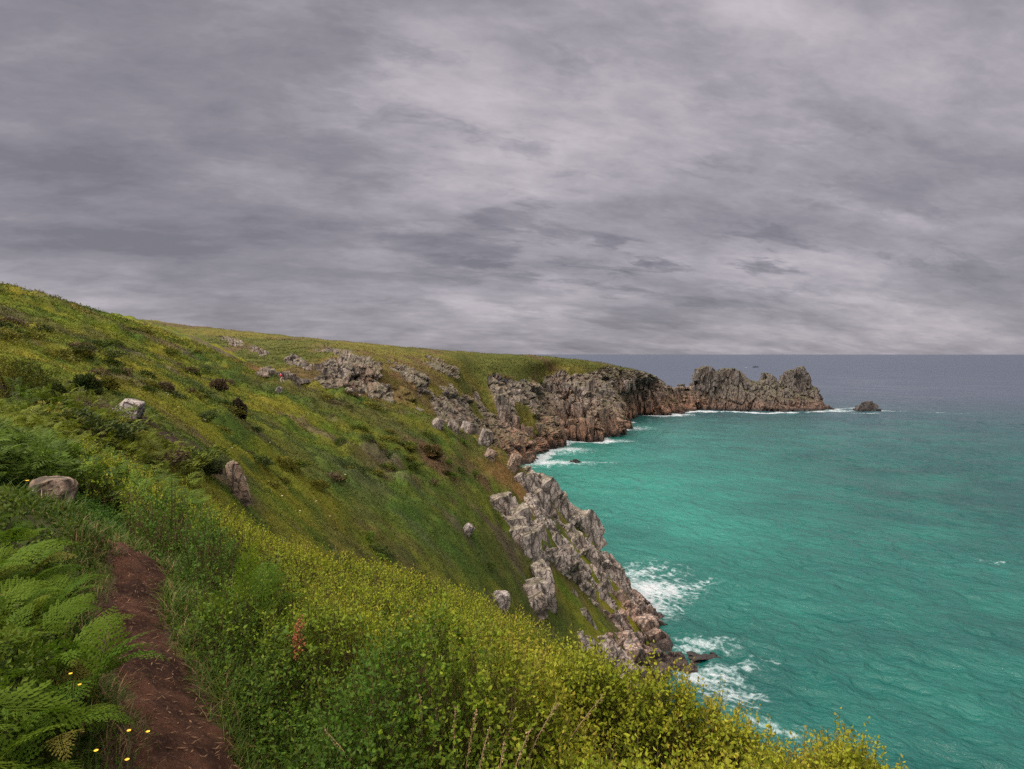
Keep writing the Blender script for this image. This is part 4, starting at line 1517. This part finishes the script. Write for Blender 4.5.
# looser bracken mass further along the path
def bracken_mass(n, r0, r1):
    P_, Q_, C_, k = [], [], [], 0
    protos = [frond_mesh(500 + s, True) for s in range(4)]
    t = rng.uniform(R(-44), R(-25), n * 3)
    r = np.exp(rng.uniform(math.log(r0), math.log(r1), n * 3))
    x, y = r * np.sin(t), r * np.cos(t)
    ok = (path_dist(x, y) > .8) & ~((((np.abs(x / y + .66) < .17) & (y < 9.4)) | (np.hypot(x + 6.4, y - 9.3) < 1.0))) & ((fbm(xy3(x * .3, y * .3), 3, 320) > -.25))
    x, y, r = x[ok][:n], y[ok][:n], r[ok][:n]
    z = ground_h(x, y)
    base = veg_col(x, y, .1)
    for i in range(len(x)):
        V, Q = protos[i % 4]
        s = random.uniform(.25, .52) * (1 + .012 * r[i])
        m = Euler((random.gauss(0, .25), random.gauss(-.3, .3), random.uniform(0, 6.28))).to_matrix()
        V = (V * s) @ np.array(m).T + np.array([x[i], y[i], z[i] + random.uniform(.15, .6)])
        P_.append(V); Q_.append(Q + k); k += len(V)
        c = base[i] * .5 + np.array([.070, .115, .006]) * .6
        C_.append(np.tile(c * random.uniform(.6, 1.4), (len(V), 1)))
    o = link('bracken_undergrowth', mesh_np('bracken_undergrowth', np.concatenate(P_), np.concatenate(Q_), col=np.concatenate(C_)), M_leaf)
    tag(o, label='mass of bracken on the bank along the path beyond the near ferns', kind='stuff')


bracken_mass(4200, 7.5, 32)
p2, s2, c2 = heath(60000, 8, 30, 6, -46, -12)
c2 = c2 * np.array([.9, 1.1, .9])
leafcloud('bank_undergrowth', p2, s2 * .8, c2, 'mixed low plants on the bank above and below the path')


# -- gorse bushes one can tell apart
def bush(px, py, wpx, hpx, label, c1, c2, seed, mat=None, dens=1.0, yd=None):
    g = np.random.default_rng(seed)
    h = hit(px, py)
    k = h[1] / F
    w, hh = wpx * k, hpx * k
    n = int(5200 * dens)
    v = g.normal(size=(n, 3))
    v /= np.linalg.norm(v, axis=1)[:, None]
    v[:, 2] = np.abs(v[:, 2])
    rad = (1 - .45 * g.random(n) ** 2) * (1 + .35 * fbm(v * 2.2 + seed, 3, seed))
    P_ = v * rad[:, None] * np.array([w * .5, w * .42, hh])
    P_[:, 2] -= .08 * hh
    s = np.full(n, max(.03, 2.0 * k)) * g.uniform(.7, 1.6, n)
    ax = unit(v + g.normal(0, .5, (n, 3)))
    wd = unit(np.cross(ax, g.normal(size=(n, 3))))
    V, Q = quads_from(P_, ax, wd, s, s * .5)
    mixv = np.clip(.5 + .8 * fbm(P_ * (3 / w), 3, seed + 5) + g.normal(0, .25, n), 0, 1)
    C = lerp(np.tile(np.array(c1), (n, 1)), np.array(c2), mixv) * g.uniform(.7, 1.3, n)[:, None]
    root = empty('gorse_bush', h)
    tag(root, label, 'bush')
    link('foliage', mesh_np('foliage', V, Q, col=np.repeat(C, 4, axis=0)), M_heath, parent=root)
    # short branching stem inside
    parts = []
    for j in range(5):
        a = g.uniform(0, 6.28)
        d = np.array([math.cos(a) * w * .25, math.sin(a) * w * .25, hh * .7])
        s0 = .02 * w + .01
        o1, o2 = np.array([s0, 0, 0]), np.array([0, s0, 0])
        b = np.array([0, 0, -.2])
        Vb = np.array([b - o1 - o2, b + o1 - o2, b + o1 + o2, b - o1 + o2, d - .3 * (o1 + o2), d + .3 * (o1 - o2), d + .3 * (o1 + o2), d - .3 * (o1 - o2)])
        parts.append((Vb, np.array([[0, 1, 5, 4], [1, 2, 6, 5], [2, 3, 7, 6], [3, 0, 4, 7]])))
    V, Q = merge(parts)
    link('stem', mesh_np('stem', V, Q), M_stem, parent=root)
    return root


M_stem = plain_mat('bush_stem', (.06, .04, .025))
bush(14, 402, 90, 46, 'big rounded yellow-green bush at the far end of the fern bank', (.05, .075, .010), (.17, .155, .018), 601, dens=2.2)
bush(52, 404, 30, 20, 'dark low bush in the hollow right against the big rounded bush', (.03, .05, .010), (.06, .08, .014), 602)
bush(86, 391, 26, 15, 'dark green bush above the bare earth of the path bend', (.022, .045, .010), (.06, .075, .014), 603)
bush(106, 388, 22, 8, 'low yellowish bush to the seaward side of the bend in the path', (.08, .095, .015), (.15, .14, .02), 604)
bush(239, 417, 13, 19, 'dark brown dead bush standing on the open olive slope', (.035, .030, .018), (.085, .065, .035), 605)
bush(218, 388, 14, 7, 'pinkish brown withered bush a little above the dark dead bush', (.11, .08, .04), (.17, .125, .075), 606)
bush(163, 390, 18, 6, 'brown heather clump on the slope beyond the pale lichened boulder', (.085, .075, .03), (.15, .115, .06), 607)
bush(205, 472, 28, 16, 'purplish brown dead gorse beside the tall standing rock', (.05, .04, .03), (.12, .09, .07), 608)
bush(430, 456, 24, 10, 'rusty brown bush on the crown of the dark spur', (.07, .07, .02), (.16, .105, .04), 609)

# -- low clumps of gorse and bracken dotted over the open slope
CL = []
for v_i, (c1, c2) in enumerate((((.030, .055, .008), (.075, .100, .012)), ((.045, .075, .008), (.115, .135, .014)), ((.075, .085, .012), (.175, .160, .020)),
                                ((.060, .050, .022), (.135, .095, .045)), ((.040, .085, .006), (.090, .150, .012)), ((.025, .042, .010), (.055, .075, .014)))):
    g = np.random.default_rng(820 + v_i)
    nq = 1500
    v = g.normal(size=(nq, 3))
    v /= np.linalg.norm(v, axis=1)[:, None]
    v[:, 2] = np.abs(v[:, 2])
    P_ = v * ((1 - .5 * g.random(nq) ** 2) * (1 + .5 * fbm(v * 2.0 + 7 * v_i, 3, v_i)))[:, None] * np.array([.5, .5, .42])
    P_[:, 2] -= .06
    s_ = g.uniform(.04, .10, nq)
    axq = unit(v + g.normal(0, .6, (nq, 3)))
    V, Q = quads_from(P_, axq, unit(np.cross(axq, g.normal(size=(nq, 3)))), s_, s_ * .55)
    mv = np.clip(.5 + .9 * fbm(P_ * 5, 3, v_i + 50) + g.normal(0, .25, nq), 0, 1)
    C = lerp(np.tile(np.array(c1), (nq, 1)), np.array(c2), mv) * g.uniform(.7, 1.3, nq)[:, None]
    me = mesh_np('heath_bush', V, Q, col=np.repeat(C, 4, axis=0))
    me.materials.append(M_heath)
    CL.append(me)
placed, tries = [], 0
while len(placed) < 230 and tries < 20000:
    tries += 1
    t, r = random.uniform(R(-39), R(1)), math.exp(random.uniform(math.log(26), math.log(150)))
    x, y = r * math.sin(t), r * math.cos(t)
    xa, ya = np.array([x]), np.array([y])
    if fbm(np.array([[x * .05, y * .05, 0]]), 3, 48)[0] < -.12 + random.uniform(-.2, .2) or spur_mask(xa, ya)[0][0] > .1:
        continue
    z = float(ground_h(xa, ya)[0])
    px = 512 + F * x / y
    if z < 8 or px > 500 or path_dist(xa, ya)[0] < 1.5:
        continue
    if (205 < px < 268 and 22 < y < 36) or (262 < px < 305 and y > 88) or (105 < px < 150 and y < 31):
        continue
    nn = grad_n(xa, ya)[0]
    vw_ = np.array([-x, -y, EZ - z])
    if nn @ (vw_ / np.linalg.norm(vw_)) < .03:
        continue
    placed.append((x, y, z, r))
for k, (x, y, z, r) in enumerate(placed):
    lower = x > -16 and y > 60
    o = link('heath_bush', CL[random.choice((0, 1, 3, 4, 4, 5) if lower else (0, 1, 2, 2, 3, 5))])
    o.location = (x, y, z - .05)
    sz_b = random.uniform(.9, 2.3) * (1 + r * .004)
    o.scale = (sz_b * random.uniform(.9, 1.5), sz_b, sz_b * random.uniform(.5, .85))
    o.rotation_euler = (0, R(random.uniform(5, 22)), random.uniform(0, 6.28))
    tag(o, 'low rounded clump of gorse or bracken growing on the open grassy slope', 'bush', 'low bush clumps dotting the slope')

# -- single plants close by
M_rust = plain_mat('dock_seed', (.28, .085, .028), .8, .35, 60)
M_straw = plain_mat('dry_stalk', (.26, .175, .08), .8, .35, 40)
M_petal = plain_mat('yellow_petal', (.80, .50, .02), .6, .1)
M_white = plain_mat('white_petal', (.75, .75, .70), .7, .1)
M_green = plain_mat('green_stem', (.05, .10, .02), .7, .2)


def tube(pts, r0, r1, ns=5):
    pts = np.asarray(pts, float)
    n = len(pts)
    V = []
    for i, p in enumerate(pts):
        t = pts[min(i + 1, n - 1)] - pts[max(i - 1, 0)]
        t /= np.linalg.norm(t) + 1e-9
        a = np.cross(t, [0.3, .9, .1]); a /= np.linalg.norm(a)
        b = np.cross(t, a)
        rr_ = r0 + (r1 - r0) * i / (n - 1)
        for k in range(ns):
            V.append(p + rr_ * (a * math.cos(6.283 * k / ns) + b * math.sin(6.283 * k / ns)))
    Q = [[i * ns + k, i * ns + (k + 1) % ns, (i + 1) * ns + (k + 1) % ns, (i + 1) * ns + k] for i in range(n - 1) for k in range(ns)]
    return np.array(V), np.array(Q)


def seed_cloud(pts, n, rad, s, g):
    i = g.integers(0, len(pts), n)
    c = np.asarray(pts)[i] + g.normal(0, rad, (n, 3))
    ax = rand_unit(n, .8, g)
    return quads_from(c, ax, unit(np.cross(ax, g.normal(size=(n, 3)))), g.uniform(.6, 1.3, n) * s, g.uniform(.6, 1.2, n) * s)


def dock(px, py, y, h, label, seed):
    g = np.random.default_rng(seed)
    p = at(px, py, y)
    z0 = float(ground_h(np.array([p[0]]), np.array([p[1]]))[0])
    root = empty('dock_plant', (p[0], p[1], z0))
    tag(root, label, 'plant')
    H = p[2] - z0 + h * .5
    line = [np.array([.02 * math.sin(3 * t), .02 * t, H * t]) for t in np.linspace(0, 1, 9)]
    V, Q = tube(line, .006, .003)
    link('stem', mesh_np('stem', V, Q), M_green, parent=root)
    pts = []
    for k in range(5):
        b = np.array([0, 0, H * (1 - h / H * (.9 - .17 * k))])
        a = g.uniform(0, 6.28)
        for t in np.linspace(0, 1, 10):
            pts.append(b + np.array([math.cos(a) * .05 * t, math.sin(a) * .05 * t, h * .35 * t]))
    V, Q = seed_cloud(pts, 420, .009, .010, g)
    link('seed_head', mesh_np('seed_head', V, Q), M_rust, parent=root)


dock(295, 642, 3.9, .24, 'rust red dock seed head rising from the seaward scrub', 701)
dock(18, 606, 3.9, .16, 'taller rust red dock seed head in the ferns across the path', 702)
dock(6, 622, 3.7, .14, 'shorter rust red dock seed head beside the taller one in the ferns', 703)


def stalk(px, py, y, h, lean, seed, label):
    g = np.random.default_rng(seed)
    p = at(px, py, y)
    z0 = float(ground_h(np.array([p[0]]), np.array([p[1]]))[0])
    root = empty('grass_stalk', (p[0], p[1], z0))
    tag(root, label, 'grass stalk', 'dry grass stalks in the scrub')
    H = p[2] - z0 + h * .6
    H *= g.uniform(.88, 1.0)
    line = [np.array([lean * t * t, .03 * g.normal() * t * 0 + .02 * t, H * t - .25 * abs(lean) * t ** 3]) for t in np.linspace(0, 1, 12)]
    V, Q = tube(line, .0035, .0015, 4)
    link('stem', mesh_np('stem', V, Q), M_straw, parent=root)
    top = line[8:]
    pts = [top[0] + (top[-1] - top[0]) * t for t in np.linspace(0, 1, 14)]
    V, Q = seed_cloud(pts, 70, .0035, .0075, g)
    link('seed_head', mesh_np('seed_head', V, Q), M_straw, parent=root)


for k, (px, py, y, h, ln) in enumerate(((487, 705, 2.9, .16, .04), (493, 690, 3.0, .15, .05), (500, 683, 3.05, .14, .02), (512, 690, 2.9, .15, .2), (528, 682, 3.0, .16, .24), (465, 712, 2.8, .14, -.02), (468, 725, 2.7, .13, .02),
                                         (430, 705, 2.9, .15, -.04), (425, 715, 2.85, .16, -.06), (450, 715, 2.8, .14, .05), (497, 735, 2.5, .14, .05), (375, 715, 2.8, .13, -.16), (540, 690, 3.1, .13, .03), (495, 720, 2.65, .15, .1), (415, 690, 3.1, .13, -.05))):
    stalk(px + random.gauss(0, 6), py, y, h * random.uniform(.6, 1.2), ln * 1.3 + random.gauss(0, .06), 720 + k, 'bleached dry grass stalk with a feathery head standing in the leafy scrub')


def flower(p, s, mat, name, label, cat, group, simple=False, stem=True):
    x, y, ztop = p
    z0 = float(ground_h(np.array([x]), np.array([y]))[0])
    root = empty(name, (x, y, min(z0, ztop - .05)))
    tag(root, label, cat, group)
    H = ztop - root.location.z
    if stem:
        V, Q = tube([np.array([.01 * t, 0, H * t]) for t in np.linspace(0, 1, 4)], s * .07, s * .05, 4)
        link('stem', mesh_np('stem', V, Q), M_green, parent=root)
    npet = 12
    a = np.arange(npet) * 6.283 / npet
    ax = np.stack([np.cos(a), np.sin(a), np.full(npet, .35)], 1)
    ax = unit(ax)
    wd = unit(np.cross(ax, np.array([0, 0, 1.])))
    V, Q = quads_from(np.tile(np.array([.01, 0, H]), (npet, 1)), ax, wd, np.full(npet, s * .5), np.full(npet, s * .28))
    link('petals', mesh_np('petals', V, Q), mat, parent=root)
    V, Q = block((s * .35, s * .35, s * .22), (0, 0, 0), (.01, 0, H + s * .03), 3, 0, .9)
    link('flower_centre', mesh_np('flower_centre', V, Q), M_petal, parent=root)


for (px, py, y, lab) in ((68, 674, 3.1, 'upper of two yellow flowers side by side in the ferns'), (77, 685, 3.0, 'lower of two yellow flowers side by side in the ferns'),
                         (126, 731, 2.75, 'yellow flower at the edge of the ferns nearest the earth path'), (145, 732, 2.72, 'yellow flower out over the bare earth of the path'),
                         (93, 751, 2.55, 'pale yellow flower half hidden among the nearest fern fronds'), (124, 760, 2.5, 'brightest yellow flower, lowest of those beside the path'),
                         (26, 481, 7.2, 'orange yellow flower beside the brown flat-topped boulder')):
    flower(at(px, py, y * .84), .017 * max(1, y / 3), M_petal, 'yellow_flower', lab, 'flower', 'yellow flowers beside the path')
rgf = np.random.default_rng(9)
wf = [(101, 456), (71, 421), (60, 420), (77, 433), (80, 447), (103, 458), (106, 378), (114, 385), (118, 391), (130, 395), (140, 394), (168, 399), (178, 411), (150, 383), (166, 397), (205, 424), (218, 430), (181, 400), (232, 452), (261, 462),
      (282, 500), (270, 446), (297, 470), (316, 505), (300, 515), (330, 520), (345, 478), (232, 440), (48, 419), (33, 398)]
for px, py in wf:
    h = hit(px, py)
    if h is None:
        continue
    s = max(.06, 1.9 * h[1] / F)
    flower((h[0], h[1], h[2] + .18 + s), s, M_white, 'white_flower', 'tiny white flower head dotting the green slope along the path', 'flower', 'white flowers on the slope')

# ------------------------------------------------------------------ hiker
def skin_obj(name, joints, edges, mat, parent, sub=1):
    me = bpy.data.meshes.new(name)
    me.from_pydata([j[:3] for j in joints], edges, [])
    o = link(name, me, mat, parent)
    sk = o.modifiers.new('skin', 'SKIN')
    for v, j in zip(me.skin_vertices[0].data, joints):
        rads = j[3:]
        v.radius = (rads[0], rads[-1])
    me.skin_vertices[0].data[0].use_root = True
    sk.use_smooth_shade = True
    ss = o.modifiers.new('smooth', 'SUBSURF')
    ss.levels = ss.render_levels = sub
    dg = bpy.context.evaluated_depsgraph_get()
    nm = bpy.data.meshes.new_from_object(o.evaluated_get(dg))
    o.modifiers.clear()
    o.data = nm
    if not nm.materials:
        nm.materials.append(mat)
    return o


M_skin = plain_mat('skin', (.45, .28, .20), .6, .05)
M_red = plain_mat('red_jacket', (.62, .045, .05), .6, .1)
M_trs = plain_mat('pale_trousers', (.52, .44, .34), .8, .1)
M_black = plain_mat('dark_fabric', (.018, .018, .02), .8, .1)
M_hair = plain_mat('brown_hair', (.05, .03, .02), .8, .1)
hp = hit(282, 383)
hk = empty('person', hp, R(180))
hk.scale = (1.12, 1.12, 1.12)
tag(hk, 'person in a red jacket and pale trousers climbing the rocks on the ridge', 'person')
# local +x is the walking direction (up the ridge); the body leans forward
J = [(0, 0, .92, .11), (.07, 0, 1.12, .12), (.16, 0, 1.36, .13, .10), (.20, 0, 1.48, .05), (.235, 0, 1.55, .05), (.25, 0, 1.63, .085, .095), (.255, 0, 1.70, .075, .085),
     (.0, .10, .88, .085), (.16, .10, .52, .062), (.04, .10, .10, .042), (.17, .10, .05, .035),
     (.0, -.10, .88, .085), (-.08, -.10, .48, .062), (-.34, -.10, .16, .042), (-.24, -.10, .06, .035),
     (.16, .19, 1.38, .055), (.10, .25, 1.14, .042), (.27, .24, .98, .034), (.33, .23, .95, .03),
     (.16, -.19, 1.38, .055), (.14, -.26, 1.13, .042), (.33, -.22, 1.02, .034), (.39, -.21, 1.0, .03)]
E = [(0, 1), (1, 2), (2, 3), (3, 4), (4, 5), (5, 6), (0, 7), (7, 8), (8, 9), (9, 10), (0, 11), (11, 12), (12, 13), (13, 14), (2, 15), (15, 16), (16, 17), (17, 18), (2, 19), (19, 20), (20, 21), (21, 22)]
skin_obj('body', J, E, M_skin, hk, 2)


def grow(j, k):
    return tuple(j[:3]) + tuple(r * k + .012 for r in j[3:])


jk = [grow(J[i], 1.5) for i in (0, 1, 2, 15, 16, 17, 19, 20, 21)]
skin_obj('jacket', jk, [(0, 1), (1, 2), (2, 3), (3, 4), (4, 5), (2, 6), (6, 7), (7, 8)], M_red, hk, 2)
tr = [grow(J[i], 1.3) for i in (0, 7, 8, 9, 11, 12, 13)]
skin_obj('trousers', tr, [(0, 1), (1, 2), (2, 3), (0, 4), (4, 5), (5, 6)], M_trs, hk, 2)
V, Q = block((.19, .20, .16), (0, .2, 0), (.235, 0, 1.71), 6, 0, .9)
link('hair', mesh_np('hair', V, Q, smooth=True), M_hair, parent=hk)
V, Q = block((.05, .03, .03), (0, 0, 0), (.35, 0, 1.63), 2, 0, .8)
# rucksack on the back, tilted with the body
ang = math.atan2(.16, .44)
V, Q = block((.24, .34, .58), (0, ang, 0), (0, 0, 0), 8, 0, .35)
hkw = np.array([-1, -1, 1])
bo = np.array([-.20, 0, 1.26]) * hkw
ruck = empty('rucksack', hp + bo * 1.12)
ruck.scale = (1.12, 1.12, 1.12)
tag(ruck, 'dark rucksack on the back of the hiker in red', 'rucksack')
link('pack', mesh_np('pack', V * hkw, Q, smooth=True), M_black, parent=ruck)
V, Q = block((.10, .26, .24), (0, ang, 0), (-.15, 0, -.10), 5, 0, .35)
link('pocket', mesh_np('pocket', V * hkw, Q, smooth=True), M_black, parent=ruck)

# ------------------------------------------------------------------ far boat
bp = sea(755.5, 367.3)
boat = empty('boat', (bp[0], bp[1], 0))
tag(boat, 'small dark boat with a white wake far out beyond the headland', 'boat')
Lb, Bb = 26.0, 7.0
st = []
for t in np.linspace(0, 1, 9):
    w = Bb * .5 * (1 - max(0, (t - .55) / .45) ** 2.2) * (.85 + .15 * min(1, t * 6))
    x = (t - .5) * Lb
    hgt = 2.6 + 1.6 * t * t
    st.append([(x, -w, hgt), (x, -w * .8, .8), (x, 0, -1.0), (x, w * .8, .8), (x, w, hgt)])
st = np.array(st).reshape(-1, 3)
Qh = grid_faces(9, 5).tolist() + [[i * 5, i * 5 + 4, i * 5 + 9, i * 5 + 5] for i in range(8)]
link('hull', mesh_np('hull', st, np.array(Qh)), plain_mat('dark_hull', (.03, .03, .045)), parent=boat)
V, Q = block((6, 4.2, 4.0), (0, 0, 0), (-3, 0, 4.6), 3, 0, .1)
link('wheelhouse', mesh_np('wheelhouse', V, Q), plain_mat('wheelhouse_paint', (.10, .09, .11)), parent=boat)
V, Q = tube([np.array([-1, 0, 3.0 + 9 * t]) for t in np.linspace(0, 1, 3)], .22, .15, 6)
link('mast', mesh_np('mast', V, Q), M_black, parent=boat)

# ------------------------------------------------------------------ light and sky
SUN_EL, SUN_AZ = R(48), R(245)          # azimuth clockwise from +Y: behind the walker, to the left
sd = Vector((math.sin(SUN_AZ) * math.cos(SUN_EL), math.cos(SUN_AZ) * math.cos(SUN_EL), math.sin(SUN_EL)))
ld = bpy.data.lights.new('sun', 'SUN')
ld.energy = 1.5
ld.angle = R(11)
ld.color = (1.0, .95, .87)
lo = bpy.data.objects.new('sun', ld)
COL.objects.link(lo)
lo.location = (0, -20, 120)
lo.rotation_euler = (-sd).to_track_quat('-Z', 'Y').to_euler()

w = bpy.data.worlds.new('World')
SC.world = w
w.use_nodes = True
nt = w.node_tree
nt.nodes.clear()
n = N(nt)
out = nt.nodes.new('ShaderNodeOutputWorld')
sky = n('TexSky', sky_type='NISHITA', sun_disc=False)
sky.sun_elevation = SUN_EL
sky.sun_rotation = SUN_AZ
sky.altitude = 60
d = n('TexCoord').outputs['Generated']
sp3 = n('SeparateXYZ', {0: d})
dx, dy, dz = sp3.outputs
up = n.math('MAXIMUM', dz, 0.0)
den = n.math('ADD', up, 0.26)
cu, cv = n.math('DIVIDE', dx, den), n.math('DIVIDE', dy, den)
pc = n('CombineXYZ', {0: cu, 1: cv, 2: 0.0}).outputs[0]
rot = n('VectorRotate', {'Vector': pc, 'Angle': R(-14)}, rotation_type='Z_AXIS').outputs[0]


def warped(scale_v, amt, wscale, seed):
    q0 = n('VectorMath', {0: n.vmul(rot, scale_v), 1: (seed, seed * .7, seed * .3)}, operation='ADD').outputs[0]
    wn = n.noise(q0, wscale, 4, 0.6, out=1)
    wn = n('VectorMath', {0: n('VectorMath', {0: wn, 1: (.5, .5, .5)}, operation='SUBTRACT').outputs[0], 'Scale': amt}, operation='SCALE').outputs[0]
    return n('VectorMath', {0: q0, 1: wn}, operation='ADD').outputs[0]


b1 = n.noise(warped((.55, .95, 1), .6, 1.2, 0.0), 1.0, 6, 0.55)
b2 = n.noise(warped((1.4, 2.5, 1), .8, 1.4, 3.1), 1.0, 8, 0.60)
b3 = n.noise(warped((5.0, 7.5, 1), .8, 1.4, 6.3), 1.0, 7, 0.62)
f = n.math('ADD', n.math('ADD', n.math('MULTIPLY', b1, .50), n.math('MULTIPLY', b2, .34)), n.math('MULTIPLY', b3, .16))


def lobe(px, py, sxa, sya, amt, tilt=0.0):
    """a thin or thick place in the overcast, as a soft lobe of direction"""
    r_ = ray(px, py)
    r_ = r_ / np.linalg.norm(r_)
    az, el = math.atan2(r_[0], r_[1]), math.asin(r_[2])
    azn = n.math('SUBTRACT', n.math('ARCTAN2', dx, dy), az)
    eln = n.math('SUBTRACT', n.math('ARCSINE', dz), el)
    if tilt:
        eln = n.math('ADD', eln, n.math('MULTIPLY', azn, tilt))
    e = n.math('ADD', n.math('POWER', n.math('ABSOLUTE', n.math('DIVIDE', azn, sxa)), 2.0), n.math('POWER', n.math('ABSOLUTE', n.math('DIVIDE', eln, sya)), 2.0))
    return n.math('MULTIPLY', n.math('POWER', 2.718, n.math('MULTIPLY', e, -1.0)), amt)


for a_ in ((520, 165, .20, .10, .085), (700, 120, .34, .16, .040), (850, 230, .40, .08, .035), (120, 150, .45, .16, -.050), (430, 40, .10, .05, .04), (600, 332, 1.2, .030, .022), (60, 40, .45, .14, -.035), (140, 303, .10, .020, .035)):
    f = n.math('ADD', f, lobe(*a_))
f = n.math('ADD', n.math('MULTIPLY', n.math('SUBTRACT', f, .5), 1.12), .5)
# ragged scud hanging below the main sheet, mostly in the middle of the view
sc = n.noise(warped((2.1, 4.2, 1), 1.1, 1.3, 9.7), 1.0, 9, 0.60)
scm = n.mapr(sc, .49, .65)
reg = n.math('ADD', n.math('ADD', lobe(640, 240, .30, .13, .9), lobe(470, 90, .16, .14, .7)), n.math('ADD', lobe(760, 262, .30, .022, .9, .02), .22))
f = n.math('SUBTRACT', f, n.math('MULTIPLY', n.math('MULTIPLY', scm, reg), .105))
cl = n.ramp(f, [(.36, (.185, .178, .208)), (.46, (.262, .246, .282)), (.53, (.345, .322, .362)), (.60, (.455, .415, .458)), (.70, (.60, .555, .59))])
# overcast is brighter overhead than at the horizon, most of all towards the hidden sun
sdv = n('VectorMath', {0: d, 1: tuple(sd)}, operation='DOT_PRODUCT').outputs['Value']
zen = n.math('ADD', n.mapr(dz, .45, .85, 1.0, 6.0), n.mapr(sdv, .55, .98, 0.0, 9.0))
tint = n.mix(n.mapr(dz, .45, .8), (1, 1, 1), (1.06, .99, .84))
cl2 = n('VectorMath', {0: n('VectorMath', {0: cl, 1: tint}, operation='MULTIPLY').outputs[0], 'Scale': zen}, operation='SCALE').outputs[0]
skys = n('VectorMath', {0: sky.outputs[0], 'Scale': .10}, operation='SCALE').outputs[0]
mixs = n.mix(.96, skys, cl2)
below = n.mix(n.mapr(dz, -.02, -.005), (.10, .12, .13), mixs)
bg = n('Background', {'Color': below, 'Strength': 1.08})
nt.links.new(bg.outputs[0], out.inputs[0])

SC.view_settings.view_transform = 'Standard'
SC.view_settings.look = 'None'
SC.view_settings.exposure = 0
SC.view_settings.gamma = 1
SC.view_settings.use_curve_mapping = False
SC.cycles.max_bounces = 5
SC.cycles.diffuse_bounces = 3
SC.cycles.glossy_bounces = 2
SC.cycles.transmission_bounces = 3
SC.cycles.use_denoising = False
SC.cycles.sample_clamp_indirect = 4.0
SC.cycles.use_adaptive_sampling = True
SC.cycles.adaptive_threshold = 0.02
